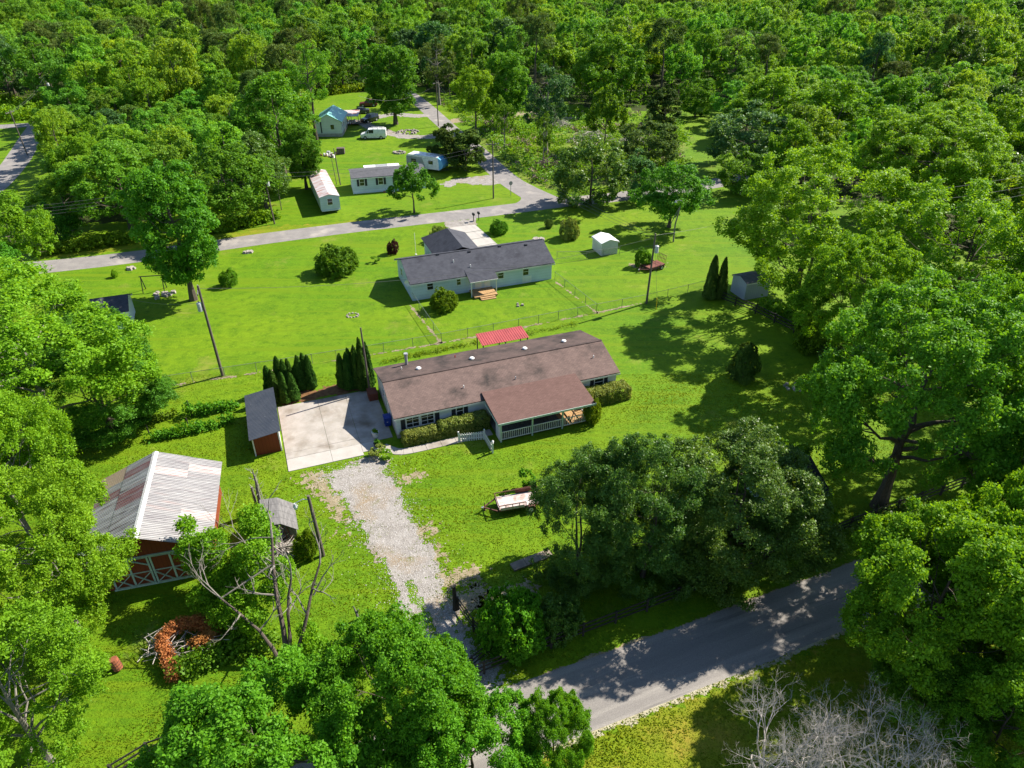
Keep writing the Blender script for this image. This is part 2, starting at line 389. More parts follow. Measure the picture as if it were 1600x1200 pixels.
# ------------------------------------------------------------------ mesh helpers
class MB:
    def __init__(self):
        self.v, self.f, self.m = [], [], []
    def add(self, vs, fs, mi=0):
        o = len(self.v)
        self.v += [tuple(p) for p in vs]
        self.f += [tuple(i + o for i in f) for f in fs]
        self.m += [mi] * len(fs)
        return self
    def box(self, x0, y0, z0, x1, y1, z1, mi=0):
        return self.add([(x0, y0, z0), (x1, y0, z0), (x1, y1, z0), (x0, y1, z0), (x0, y0, z1), (x1, y0, z1), (x1, y1, z1), (x0, y1, z1)],
                        [(0, 3, 2, 1), (4, 5, 6, 7), (0, 1, 5, 4), (1, 2, 6, 5), (2, 3, 7, 6), (3, 0, 4, 7)], mi)
    def bar(self, p, q, w, h=None, mi=0):
        """a square bar from p to q"""
        p, q = Vector(p), Vector(q)
        h = h or w
        d = (q - p).normalized()
        up = Vector((0, 0, 1)) if abs(d.z) < 0.95 else Vector((0, 1, 0))
        a = d.cross(up).normalized() * (w / 2)
        b = a.cross(d).normalized() * (h / 2)
        vs = [p - a - b, p + a - b, p + a + b, p - a + b, q - a - b, q + a - b, q + a + b, q - a + b]
        return self.add(vs, [(0, 3, 2, 1), (4, 5, 6, 7), (0, 1, 5, 4), (1, 2, 6, 5), (2, 3, 7, 6), (3, 0, 4, 7)][::1], mi)
    def tube(self, pts, rad, n=6, mi=0, cap=True):
        pts = [Vector(p) for p in pts]
        if not hasattr(rad, '__len__'):
            rad = [rad] * len(pts)
        o = len(self.v)
        for i, p in enumerate(pts):
            d = (pts[min(i + 1, len(pts) - 1)] - pts[max(i - 1, 0)])
            d = d.normalized() if d.length > 1e-9 else Vector((0, 0, 1))
            up = Vector((0, 0, 1)) if abs(d.z) < 0.9 else Vector((1, 0, 0))
            a = d.cross(up).normalized()
            b = a.cross(d)
            for k in range(n):
                t = 2 * math.pi * k / n
                self.v.append(tuple(p + (a * math.cos(t) + b * math.sin(t)) * rad[i]))
        for i in range(len(pts) - 1):
            for k in range(n):
                k2 = (k + 1) % n
                self.f.append((o + i * n + k, o + i * n + k2, o + (i + 1) * n + k2, o + (i + 1) * n + k))
                self.m.append(mi)
        if cap:
            self.f.append(tuple(o + k for k in range(n)))
            self.f.append(tuple(o + (len(pts) - 1) * n + k for k in range(n))[::-1])
            self.m += [mi, mi]
        return self
    def cyl(self, c, r, h, n=12, r2=None, mi=0):
        c = Vector(c)
        return self.tube([c, c + Vector((0, 0, h))], [r, r if r2 is None else r2], n, mi)
    def disc_x(self, c, r, w, n=14, mi=0):
        """a wheel with its axle along y"""
        c = Vector(c)
        return self.tube([c - Vector((0, w / 2, 0)), c + Vector((0, w / 2, 0))], r, n, mi)
    def prism(self, poly, y0, y1, mi=0):
        """(x,z) polygon extruded along y"""
        n = len(poly)
        vs = [(x, y0, z) for x, z in poly] + [(x, y1, z) for x, z in poly]
        fs = [tuple(range(n)), tuple(range(2 * n - 1, n - 1, -1))] + [(i, i + n, (i + 1) % n + n, (i + 1) % n) for i in range(n)]
        return self.add(vs, fs, mi)
    def prism_x(self, poly, x0, x1, mi=0):
        n = len(poly)
        vs = [(x0, y, z) for y, z in poly] + [(x1, y, z) for y, z in poly]
        fs = [tuple(range(n))[::-1], tuple(range(n, 2 * n))] + [(i, (i + 1) % n, (i + 1) % n + n, i + n) for i in range(n)]
        return self.add(vs, fs, mi)
    def slab(self, quad, t, mi=0):
        """a sheet of thickness t under four corners"""
        q = [Vector(p) for p in quad]
        n = (q[1] - q[0]).cross(q[3] - q[0]).normalized()
        if n.z < 0:
            q = [q[0], q[3], q[2], q[1]]
            n = -n
        b = [p - n * t for p in q]
        return self.add(q + b, [(0, 1, 2, 3), (7, 6, 5, 4), (0, 4, 5, 1), (1, 5, 6, 2), (2, 6, 7, 3), (3, 7, 4, 0)], mi)
    def mesh(self, name, mats):
        me = bpy.data.meshes.new(name)
        me.from_pydata(self.v, [], self.f)
        for m in (mats if isinstance(mats, (list, tuple)) else [mats]):
            me.materials.append(MT[m] if isinstance(m, str) else m)
        if any(self.m):
            me.polygons.foreach_set('material_index', self.m)
        me.update()
        return me
    def build(self, name, mats, parent=None, loc=None, rotz=0.0, **kw):
        return obj(name, self.mesh(name, mats), parent, loc, rotz, **kw)

def obj(name, me, parent=None, loc=None, rotz=0.0, label=None, cat=None, group=None, kind=None, smooth=False):
    o = bpy.data.objects.new(name, me)
    COL.objects.link(o)
    if parent is not None:
        o.parent = parent
    if loc is not None:
        o.location = loc
    o.rotation_euler = (0, 0, rotz)
    tag(o, label, cat, group, kind)
    if smooth:
        me.polygons.foreach_set('use_smooth', [True] * len(me.polygons))
    return o

def tag(o, label=None, cat=None, group=None, kind=None):
    for k, v in (('label', label), ('category', cat), ('group', group), ('kind', kind)):
        if v:
            o[k] = v
    return o

def thing(name, label, cat, loc=(0, 0, 0), rotz=0.0, group=None):
    o = bpy.data.objects.new(name, None)
    COL.objects.link(o)
    o.empty_display_size = 0.3
    o.location = loc
    o.rotation_euler = (0, 0, rotz)
    return tag(o, label, cat, group)

def dup(root, loc, rotz, label, group=None, scale=None):
    r = root.copy()
    COL.objects.link(r)
    r.location = loc
    r.rotation_euler = (0, 0, rotz)
    r['label'] = label
    if group:
        r['group'] = group
    elif 'group' in r:
        del r['group']
    if scale is not None:
        r.scale = scale
    for ch in list(root.children):
        c = ch.copy()
        COL.objects.link(c)
        c.parent = r
        for gch in list(ch.children):
            d = gch.copy()
            COL.objects.link(d)
            d.parent = c
    return r

def inside(p, poly):
    x, y = p[0], p[1]
    r = False
    j = len(poly) - 1
    for i in range(len(poly)):
        xi, yi, xj, yj = poly[i][0], poly[i][1], poly[j][0], poly[j][1]
        if (yi > y) != (yj > y) and x < (xj - xi) * (y - yi) / (yj - yi) + xi:
            r = not r
        j = i
    return r

def edge_dist(p, poly):
    P = np.array([(a[0], a[1]) for a in poly])
    Q = np.roll(P, -1, 0)
    d = Q - P
    t = np.clip(((np.array([p[0], p[1]]) - P) * d).sum(1) / np.maximum((d * d).sum(1), 1e-9), 0, 1)
    c = P + d * t[:, None]
    return float(np.sqrt(((c - np.array([p[0], p[1]])) ** 2).sum(1)).min())

def ragged(name, poly, mat, z, cell=0.25, amp=0.8, freq=0.9, hole=None, **kw):
    """a sheet on the ground with an uneven edge"""
    P = np.array([(a[0], a[1]) for a in poly])
    x0, y0 = P.min(0) - amp
    x1, y1 = P.max(0) + amp
    nx, ny = int((x1 - x0) / cell) + 1, int((y1 - y0) / cell) + 1
    xs, ys = x0 + np.arange(nx + 1) * cell, y0 + np.arange(ny + 1) * cell
    cx, cyy = np.meshgrid(xs[:-1] + cell / 2, ys[:-1] + cell / 2)
    pts = np.stack([cx.ravel(), cyy.ravel()], 1)
    Q = np.roll(P, -1, 0)
    d = Q - P
    best = np.full(len(pts), 1e9)
    ins = np.zeros(len(pts), bool)
    for i in range(len(P)):
        t = np.clip(((pts - P[i]) @ d[i]) / max(d[i] @ d[i], 1e-9), 0, 1)
        best = np.minimum(best, np.hypot(*(pts - (P[i] + t[:, None] * d[i])).T))
        c = ((P[i, 1] > pts[:, 1]) != (Q[i, 1] > pts[:, 1]))
        with np.errstate(divide='ignore', invalid='ignore'):
            xx = (Q[i, 0] - P[i, 0]) * (pts[:, 1] - P[i, 1]) / (Q[i, 1] - P[i, 1]) + P[i, 0]
        ins ^= c & (pts[:, 0] < xx)
    sdv = np.where(ins, best, -best)
    sel = np.where(sdv > -amp)[0]
    me_f, used, vs = [], {}, []
    def vid(i, j):
        k = (i, j)
        if k not in used:
            used[k] = len(vs)
            jx = (mnoise.noise((xs[i] * 5, ys[j] * 5, 3)) * 0.35) * cell
            vs.append((xs[i] + jx, ys[j] - jx, z))
        return used[k]
    for s in sel:
        p = pts[s]
        n = mnoise.noise((p[0] * freq, p[1] * freq, 1.7)) + 0.7 * mnoise.noise((p[0] * freq * 3.1, p[1] * freq * 3.1, 9.2))
        v = sdv[s] + amp * n
        if hole and hole(p, n):
            continue
        if v > 0:
            j, i = divmod(int(s), nx)
            me_f.append((vid(i, j), vid(i + 1, j), vid(i + 1, j + 1), vid(i, j + 1)))
    me = bpy.data.meshes.new(name)
    me.from_pydata(vs, [], me_f)
    me.materials.append(MT[mat])
    return obj(name, me, **kw)

def ribbon_poly(pts, w):
    """left and right edges of a road along pts with width w (number or list)"""
    pts = [Vector((p[0], p[1], 0)) for p in pts]
    if not hasattr(w, '__len__'):
        w = [w] * len(pts)
    L, Rr = [], []
    for i, p in enumerate(pts):
        d = (pts[min(i + 1, len(pts) - 1)] - pts[max(i - 1, 0)]).normalized()
        n = Vector((-d.y, d.x, 0))
        L.append(p + n * w[i] / 2)
        Rr.append(p - n * w[i] / 2)
    return L, Rr

def smooth_line(pts, k=6):
    pts = [Vector((p[0], p[1], p[2] if len(p) > 2 else 0)) for p in pts]
    out = []
    for i in range(len(pts) - 1):
        p0, p1, p2, p3 = pts[max(i - 1, 0)], pts[i], pts[i + 1], pts[min(i + 2, len(pts) - 1)]
        for j in range(k):
            t = j / k
            out.append(0.5 * ((2 * p1) + (p2 - p0) * t + (2 * p0 - 5 * p1 + 4 * p2 - p3) * t * t + (3 * p1 - p0 - 3 * p2 + p3) * t ** 3))
    out.append(pts[-1])
    return out

def road(name, pts, w, mat, z, **kw):
    pl = smooth_line(pts)
    if hasattr(w, '__len__'):
        w = list(np.interp(np.linspace(0, len(w) - 1, len(pl)), np.arange(len(w)), w))
    L, Rr = ribbon_poly(pl, w)
    rng = random.Random(len(pl))
    n = len(L)
    vs, fs = [], []
    for i in range(n):
        for e in (L[i], Rr[i]):
            vs.append((e.x + rng.uniform(-.03, .03), e.y + rng.uniform(-.03, .03), z))
    for i in range(n - 1):
        fs.append((2 * i, 2 * i + 1, 2 * i + 3, 2 * i + 2))
    me = bpy.data.meshes.new(name)
    me.from_pydata(vs, [], fs)
    me.materials.append(MT[mat])
    return obj(name, me, kind='structure', **kw)

# ------------------------------------------------------------------ leaves
def unit(a):
    return a / np.maximum(np.linalg.norm(a, axis=-1, keepdims=True), 1e-9)

def leaf_mesh(name, P, N, T, L, W, tint, mat):
    """one rhombic leaf per row"""
    n = len(P)
    B = unit(np.cross(N, T))
    T = unit(np.cross(B, N))
    L = np.broadcast_to(np.asarray(L, float), (n,))[:, None]
    W = np.broadcast_to(np.asarray(W, float), (n,))[:, None]
    V = np.empty((n, 4, 3))
    V[:, 0] = P - T * L * .5
    V[:, 1] = P + B * W * .5 + T * L * .05
    V[:, 2] = P + T * L * .5
    V[:, 3] = P - B * W * .5 + T * L * .05
    me = bpy.data.meshes.new(name)
    me.vertices.add(n * 4)
    me.vertices.foreach_set('co', V.reshape(-1).astype(np.float32))
    me.loops.add(n * 4)
    me.loops.foreach_set('vertex_index', np.arange(n * 4, dtype=np.int32))
    me.polygons.add(n)
    me.polygons.foreach_set('loop_start', np.arange(0, n * 4, 4, dtype=np.int32))
    me.update()
    at = me.attributes.new('tint', 'FLOAT', 'FACE')
    at.data.foreach_set('value', np.clip(tint, 0, 1).astype(np.float32))
    me.materials.append(mat)
    return me

def leaves_from_clumps(rng, C, D, rc, per, L, W, flat=0.55, nj=0.85, upw=0.45, ct=None):
    """clump centres C with outward directions D -> leaves"""
    n = len(C)
    rep = np.repeat(np.arange(n), per)
    k = len(rep)
    off = rng.normal(0, 1, (k, 3))
    d = D[rep]
    off -= d * (off * d).sum(1, keepdims=True) * (1 - flat)
    rcs = np.broadcast_to(np.asarray(rc, float), (n,))[rep][:, None]
    P = C[rep] + off * rcs * 0.62
    P[:, 2] -= (off ** 2).sum(1) * rcs[:, 0] * 0.05
    N = unit(d * 0.6 + np.array([0, 0, upw]) + rng.normal(0, nj, (k, 3)))
    T = unit(rng.normal(0, 1, (k, 3)) + d * 0.6 - np.array([0, 0, 0.3]))
    ct = rng.uniform(0, 1, n) if ct is None else ct
    tint = 0.5 * ct[rep] + 0.6 * rng.uniform(0, 1, k) - 0.05
    s = rng.uniform(0.55, 1.4, k)
    return P, N, T, L * s, W * s, tint

def crown_shape(rng, R, zc, hz, lobes, lobe_r=(0.28, 0.46), spread=0.72, low=-0.55, cone=0.0):
    """lobe centres and radii that make up a crown"""
    LC, LR = [], []
    i = 0
    while len(LC) < lobes and i < 4000:
        i += 1
        d = rng.normal(0, 1, 3)
        d /= np.linalg.norm(d)
        if d[2] < low:
            continue
        k = spread * rng.uniform(0.75, 1.08)
        tap = 1 - cone * (d[2] * 0.5 + 0.5)
        p = np.array([d[0] * R * k * tap, d[1] * R * k * tap, zc + d[2] * hz * k])
        r = R * rng.uniform(*lobe_r) * (1 - cone * 0.5 * (d[2] * .5 + .5))
        if all(np.linalg.norm(p - q) > 0.62 * max(r, s) for q, s in zip(LC, LR)):
            LC.append(p)
            LR.append(r)
    return np.array(LC), np.array(LR)

def crown_leaves(seed, R, zc, hz, lobes, clumps, per, L, W, rc, mat, lobe_r=(0.28, 0.46), spread=0.72, low=-0.55, cone=0.0, inner=0.12, shell=(0.62, 1.12), upw=0.45, drop=0.0, name='crown', flat=0.55, tuft=11):
    rng = np.random.default_rng(seed)
    LC, LR = crown_shape(rng, R, zc, hz, lobes, lobe_r, spread, low, cone)
    lt = rng.uniform(0, 1, len(LC))
    w = LR ** 2
    nt = max(20, int(clumps / tuft))
    pick = rng.choice(len(LC), nt * 4, p=w / w.sum())
    d = unit(rng.normal(0, 1, (len(pick), 3)))
    rr = rng.uniform(*shell, len(pick))[:, None]
    TC = LC[pick] + d * LR[pick][:, None] * rr * np.array([1, 1, 0.85])
    wob = np.array([mnoise.noise(tuple(q * (2.2 / R) + seed)) for q in TC])
    TC = TC + d * (wob * R * 0.1)[:, None]
    cen = np.array([0, 0, zc])
    outw = unit((TC - cen) / np.array([R, R, hz]))
    keep = (d * outw).sum(1) > rng.uniform(-0.5, 0.35, len(pick))
    # leave out what is buried in another lobe
    for q, s in zip(LC, LR):
        keep &= (np.linalg.norm(TC - q, axis=1) > s * 0.66) | (rng.uniform(0, 1, len(pick)) < inner)
    idx = np.where(keep)[0][:nt]
    TC, TD = TC[idx], unit(d[idx] * 0.6 + outw[idx] * 0.5 + np.array([0, 0, 0.25]))
    tt = np.clip(0.45 * lt[pick[idx]] + 0.55 * rng.uniform(0, 1, len(idx)), 0, 1)
    # every tuft carries a handful of leaf clumps on its outer side
    rt = rc * 1.75 * rng.uniform(0.5, 1.4, len(idx))
    rep = np.repeat(np.arange(len(idx)), tuft)
    D = unit(rng.normal(0, 0.75, (len(rep), 3)) + TD[rep] * 0.9)
    C = TC[rep] + D * (rt[rep] * rng.uniform(0.45, 1.05, len(rep)))[:, None] * np.array([1, 1, 0.8])
    ct = np.clip(tt[rep] + rng.normal(0, 0.12, len(rep)), 0, 1)
    rc = rc * 0.62
    if drop:
        C[:, 2] -= drop * rng.uniform(0, 1, len(C)) * R * 0.2
    C[:, 2] = np.maximum(C[:, 2], rc * 0.6)
    P, N, T, l, w_, t = leaves_from_clumps(rng, C, D, rng.uniform(0.75, 1.3, len(C)) * rc, per, L, W, flat=flat, upw=upw, ct=ct)
    return leaf_mesh(name, P, N, T, l, w_, t, LF[mat]), LC, LR

def trunk_mesh(seed, H, r0, LC, LR, zc, bark='bark', stems=1, lean=(0, 0), limbs=12, name='trunk', fork=0.25, nside=7, twigs=1):
    rng = random.Random(seed)
    mb = MB()
    order = sorted(range(len(LC)), key=lambda i: rng.random())[:limbs]
    for s in range(stems):
        a0 = rng.uniform(0, 6.28)
        ox, oy = (0, 0) if stems == 1 else (math.cos(a0 + s * 6.28 / stems) * r0 * 1.2, math.sin(a0 + s * 6.28 / stems) * r0 * 1.2)
        top = Vector((lean[0] + ox * 3, lean[1] + oy * 3, H * 0.8))
        pts, rad = [], []
        for i in range(8):
            t = i / 7
            j = 0.02 * H * t
            pts.append(Vector((ox + (top.x - ox) * t + rng.uniform(-j, j), oy + (top.y - oy) * t + rng.uniform(-j, j), top.z * t)))
            rad.append(r0 / (stems ** 0.5) * ((1 - t) ** 0.8 * 0.92 + 0.08) * (1.5 if i == 0 else 1))
        mb.tube(pts, rad, nside)
        for q, i in enumerate(order):
            if q % stems != s:
                continue
            tip = Vector(LC[i])
            zf = max(fork * H, min(0.72 * H, tip.z - 0.45 * math.hypot(tip.x, tip.y) - rng.uniform(0, 0.08) * H))
            t = zf / (H * 0.8)
            k = min(int(t * 7), 6)
            a = pts[k].lerp(pts[k + 1], t * 7 - k)
            mid = a.lerp(tip, 0.5) + Vector((rng.uniform(-.04, .04) * H, rng.uniform(-.04, .04) * H, -0.03 * H))
            rr = rad[k] * 0.5
            mb.tube([a, a.lerp(mid, .5) + Vector((0, 0, .01 * H)), mid, tip], [rr, rr * .8, rr * .55, rr * .15], 5)
            for _ in range(twigs * 2):
                e = tip + Vector((rng.gauss(0, 1), rng.gauss(0, 1), rng.gauss(0.3, .8))).normalized() * float(LR[i]) * 0.8
                b = mid.lerp(tip, rng.uniform(.1, .8))
                mb.tube([b, b.lerp(e, .5) + Vector((0, 0, -.02 * H)), e], [rr * .35, rr * .25, rr * .06], 4)
    return mb.mesh(name, bark)

PROTO = {}
def proto(key, seed, H, R, mat, lobes, clumps, per, L, rc, bark='bark', zc=0.6, hz=0.42, r0=None, stems=1, lean=(0, 0), limbs=12, tw=1, fork=.25, **kw):
    W = L * kw.pop('wr', 0.62)
    cm, LC, LR = crown_leaves(seed, R, zc * H, hz * H, lobes, clumps, per, L, W, rc, mat, **kw)
    tm = trunk_mesh(seed + 7, H, r0 or H * 0.018, LC, LR, zc * H, bark, stems, lean, limbs, twigs=tw, fork=fork)
    PROTO[key] = (tm, cm, H, R, zc)

def plant(key, name, loc, label, group=None, s=1.0, sz=None, rot=0.0, cat='tree', crown='crown', stem='trunk', mat=None):
    tm, cm, H, R, zc = PROTO[key]
    t = thing(name, label, cat, loc, rot, group)
    t.scale = (s, s, s if sz is None else sz)
    obj(stem, tm, t)
    c = obj(crown, cm, t)
    if mat:
        c.material_slots[0].link = 'OBJECT'
        c.material_slots[0].material = LF[mat]
    return t

def tree(key, name, cx, cy, wpx, H, label, group=None, rot=None, **kw):
    """a tree whose crown centre is seen at (cx, cy) and is wpx wide in the survey photograph"""
    tm, cm, h0, r0, zc = PROTO[key]
    p = G(cx, cy, H * zc)
    r = wpx / 2 * dist(p) / CAM_F
    p.z = 0
    rot = random.Random(int(cx * 7 + cy)).uniform(0, 6.28) if rot is None else rot
    return plant(key, name, p, label, group, r / r0, H / h0, rot, **kw)

# ================================================================== THE SETTING
b = MB()
b.add([(-1500, -400, 0), (1500, -400, 0), (1500, 2200, 0), (-1500, 2200, 0)], [(0, 1, 2, 3)])
b.build('ground', 'grass', kind='structure')

# roads
NR_T = R_(22)
nu, nv = Vector((math.cos(NR_T), math.sin(NR_T), 0)), Vector((-math.sin(NR_T), math.cos(NR_T), 0))
def nr(a, c):
    return nu * a + nv * c
road('near_road', [nr(a, 22.9 + (0.06 * math.sin(a * .2))) for a in range(-150, 190, 8)], 4.5, 'asphalt', 0.012)
ragged('road_shoulder', [nr(-20, 20.35), nr(60, 20.35), nr(60, 20.75), nr(-20, 20.75)], 'shoulder', 0.008, 0.08, 0.4, 1.6, kind='structure')
ragged('far_road_shoulder', [nr(-20, 25.0), nr(60, 25.0), nr(60, 25.22), nr(-20, 25.22)], 'dirt', 0.008, 0.11, 0.22, 0.7, kind='structure')
ragged('verge', [nr(-30, -40), nr(120, -40), nr(120, 20.3), nr(-30, 20.3)], 'verge', 0.004, 0.6, 0.3, 0.7, kind='structure')
BR = [G(-400, 470), G(-200, 442), G(90, 415), G(220, 400), G(420, 372), G(560, 354), G(700, 338), G(800, 326), G(880, 316), G(960, 308), G(1095, 290), G(1250, 262), G(1500, 215)]
road('back_road', BR, 4.7, 'asphalt_back', 0.012)
SRD = [G(872, 322), G(845, 310), G(800, 285), G(772, 262), G(745, 236), G(716, 213), G(690, 190), G(668, 170), G(650, 155), G(632, 143), G(610, 134), G(560, 122)]
road('side_road', SRD, [7.5, 5.6, 4.6, 4.4, 4.3, 4.3, 4.3, 4.3, 4.3, 4.2, 4.2, 4.2], 'asphalt_back', 0.016)
b = MB()
cor = smooth_line([G(800, 300), G(812, 306), G(812, 314), G(790, 324)], 5)
b.add([(p.x, p.y, 0.0145) for p in cor + [G(850, 318)]], [tuple(range(len(cor) + 1))])
b.build('road_corner', 'asphalt_back', kind='structure')
road('left_road', [G(-80, 330), G(-20, 300), G(18, 262), G(36, 236), G(52, 210), G(66, 192), G(90, 174), G(120, 160)], 5.0, 'asphalt_back', 0.012)
road('cross_road', [G(-250, 205), G(-60, 200), G(0, 198), G(60, 194), G(90, 190)], 4.4, 'asphalt_back', 0.0145)

# gravel and concrete
DRV = [G(502, 742), G(536, 775), G(566, 822), G(595, 872), G(621, 928), G(640, 980), G(664, 1030), G(690, 1085), G(795, 1085), G(752, 1030), G(722, 985), G(694, 935), G(676, 880), G(650, 820), G(622, 765), G(590, 712)]
GS0, GS1 = G(636, 905), G(700, 1030)
def strip(p, n):
    a = Vector((p[0], p[1], 0))
    d = GS1 - GS0
    t = max(0, min(1, (a - GS0).dot(d) / d.length_squared))
    w = (a - GS0 - d * t).length
    return w < 0.28 + 0.4 * n and t > 0.02
ragged('gravel_driveway', DRV, 'gravel', 0.016, 0.1, 1.0, 0.9, strip, kind='structure')
ragged('gravel_fringe', [G(470, 742), G(520, 800), G(545, 850), G(530, 780), G(500, 742)], 'dirt', 0.0145, 0.1, 1.3, 1.7, kind='structure')
for (px, py, a, c) in ((655, 830, 1.2, .5), (668, 868, 1.0, .7), (707, 905, 2.2, .7), (730, 940, 1.5, .9), (640, 745, 1.2, .4), (790, 935, 2.0, .8), (870, 655, .8, .4)):
    p = G(px, py)
    ragged('bare_patch', [p + UX * -a + VX * -c, p + UX * a + VX * -c, p + UX * a + VX * c, p + UX * -a + VX * c], 'dirt', 0.0125, 0.1, 1.0, 2.4, kind='structure')

# concrete pad: eight slabs with open joints
pad = thing('concrete_pad', None, None, uv(-1.45, 51.7, 0), TH)
pad['kind'] = 'structure'
us, vsx = [0, 3.85, 6.6, 9.6], [0.0, 1.75, 2.65, 10.5]
for i in range(3):
    for j in range(3):
        if i == 2 and j == 0:
            continue
        x0, x1, y0, y1 = us[i] + .012, us[i + 1] - .012, vsx[j] + .012, vsx[j + 1] - .012
        MB().box(x0, y0, -0.05, x1, y1, 0.055 + 0.006 * ((i + j) % 2)).build('slab', 'concrete_new' if j == 0 else 'concrete', pad)
MB().box(6.612, 0.45, -0.05, 8.0, 1.738, .052).build('slab', 'concrete_new', pad)
# front walk in short bays
walk = thing('front_walk', None, None, uv(6.6, 50.2, 0), TH)
walk['kind'] = 'structure'
pl = smooth_line([(0.4, 2.2), (1.4, 1.0), (2.8, 0.7), (5.5, 0.72), (8.2, 0.75), (10.4, 0.8)], 2)
Lw, Rw = ribbon_poly(pl, .9)
for i in range(len(Lw) - 1):
    q = [Lw[i].lerp(Lw[i + 1], .012), Rw[i].lerp(Rw[i + 1], .012), Rw[i].lerp(Rw[i + 1], .988), Lw[i].lerp(Lw[i + 1], .988)]
    q = [Vector((p.x, p.y, 0.05)) for p in q]
    MB().slab(q, 0.08).build('slab', 'concrete', walk)
fw = thing('far_drive', None, None, uv(0, 0, 0), 0)
fw['kind'] = 'structure'
A, B_, C_, D_ = G(702, 356), G(742, 351), G(800, 402), G(754, 412)
for i in range(5):
    t0, t1 = i / 5 + .004, (i + 1) / 5 - .004
    q = [A.lerp(D_, t0), B_.lerp(C_, t0), B_.lerp(C_, t1), A.lerp(D_, t1)]
    MB().slab([Vector((p.x, p.y, .05)) for p in q], .08).build('slab', 'concrete_new', fw)
ragged('drive_apron', [G(692, 347), G(742, 341), G(746, 351), G(702, 358)], 'gravel', 0.0165, 0.2, 0.3, 1, kind='structure')
ragged('camper_gravel', [G(688, 288), G(712, 279), G(760, 274), G(790, 272), G(796, 287), G(762, 289), G(715, 287), G(700, 294)], 'gravel', 0.0145, 0.3, 0.7, .6, kind='structure')
circ = smooth_line([G(702, 208), G(665, 214), G(628, 212), G(600, 205), G(580, 198), G(570, 192), G(585, 185), G(612, 179), G(650, 181), G(684, 180)], 6)
Lc, Rc = ribbon_poly(circ, 3.4)
ragged('circle_drive', Lc + Rc[::-1], 'gravel', 0.0145, 0.4, 0.7, .5, kind='structure')
ragged('scrub_track', [G(700, 187), G(760, 178), G(820, 172), G(940, 182), G(945, 190), G(820, 181), G(760, 186), G(705, 193)], 'dirt', 0.0125, 0.5, 0.8, .4, kind='structure')
ragged('planting_bed', [uv(-1.0, 62.4), uv(7.6, 62.3), uv(7.8, 64.2), uv(5.5, 64.6), uv(2.5, 64.2), uv(-1.0, 65)], 'mulch', 0.0125, 0.15, 0.5, 1, kind='structure')
ragged('rough_ground', [G(700, 215), G(760, 200), G(960, 190), G(1080, 215), G(1060, 300), G(900, 300), G(830, 285), G(775, 250)], 'rough', 0.004, 0.6, 3, .2, kind='structure')
ragged('roadside_verge', [G(60, 405), G(345, 375), G(560, 346), G(430, 352), G(340, 365), G(215, 372), G(80, 388)], 'verge', 0.004, 0.4, 0.8, .4, kind='structure')
ragged('worn_grass', [G(205, 985), G(240, 975), G(235, 1010), G(200, 1035)], 'rough', 0.004, 0.12, 1.0, 1.8, kind='structure')
ragged('worn_grass', [G(985, 412), G(1040, 412), G(1030, 421), G(990, 420)], 'dirt', 0.004, 0.2, .8, .9, kind='structure')
for (a, c2) in (((640, 477), (690, 536)), ((868, 440), (933, 489)), ((250, 605), (450, 575)), ((450, 575), (600, 551)), ((600, 551), (690, 536)), ((690, 536), (932, 489)), ((932, 489), (1000, 474))):
    p, q = G(*a), G(*c2)
    n = Vector((-(q - p).y, (q - p).x, 0)).normalized() * 0.09
    ragged('fence_line', [p - n, q - n, q + n, p + n], 'dirt', 0.006, 0.16, .26, .9, kind='structure')

# ================================================================== BUILDINGS
def window(par, face, a, z, w, h, at, trim='white', grid=(1, 1), shutters=False, depth=0.05, name='window'):
    """face 'y0','y1','x0','x1': wall plane at 'at', a = position along it, z = sill height"""
    fb, pb = MB(), MB()
    t = 0.07
    def bx(m, a0, z0, a1, z1, d0, d1):
        s = -1 if face[1] == '0' else 1
        lo, hi = sorted((at + s * d0, at + s * d1))
        if face[0] == 'y':
            m.box(a0, lo, z0, a1, hi, z1)
        else:
            m.box(lo, a0, z0, hi, a1, z1)
    bx(fb, a - t, z - t, a + w + t, z, 0, depth)
    bx(fb, a - t, z + h, a + w + t, z + h + t, 0, depth)
    bx(fb, a - t, z, a, z + h, 0, depth)
    bx(fb, a + w, z, a + w + t, z + h, 0, depth)
    for i in range(1, grid[0]):
        bx(fb, a + w * i / grid[0] - .02, z, a + w * i / grid[0] + .02, z + h, 0.012, depth - .01)
    for i in range(1, grid[1]):
        bx(fb, a, z + h * i / grid[1] - .02, a + w, z + h * i / grid[1] + .02, 0.012, depth - .014)
    bx(pb, a, z, a + w, z + h, 0.004, 0.01)
    o = fb.build(name, trim, par)
    pb.build('pane', 'glass', o)
    if shutters:
        for a0 in (a - t - .42, a + w + t + .02):
            sb = MB()
            bx(sb, a0, z - .08, a0 + .4, z + h + .08, 0, 0.04)
            for k in range(6):
                zz = z + (h * (k + .5)) / 6
                bx(sb, a0 + .05, zz - .03, a0 + .35, zz + .03, 0.04, 0.05)
            sb.build('shutter', 'shutter', par)
    return o

def door(par, face, a, w, at, h=2.0, z=0.25, mat='white'):
    m, hb = MB(), MB()
    s = -1 if face[1] == '0' else 1
    def bx(mm, a0, z0, a1, z1, d0, d1):
        lo, hi = sorted((at + s * d0, at + s * d1))
        if face[0] == 'y':
            mm.box(a0, lo, z0, a1, hi, z1)
        else:
            mm.box(lo, a0, z0, hi, a1, z1)
    bx(m, a, z, a + w, z + h, 0, .04)
    bx(m, a + .12, z + 1.1, a + w - .12, z + h - .15, .04, .055)
    bx(m, a + .12, z + .15, a + w - .12, z + .95, .04, .055)
    bx(hb, a + w - .12, z + .98, a + w - .05, z + 1.05, .04, .11)
    o = m.build('door', mat, par)
    hb.build('handle', 'galv', o)
    return o

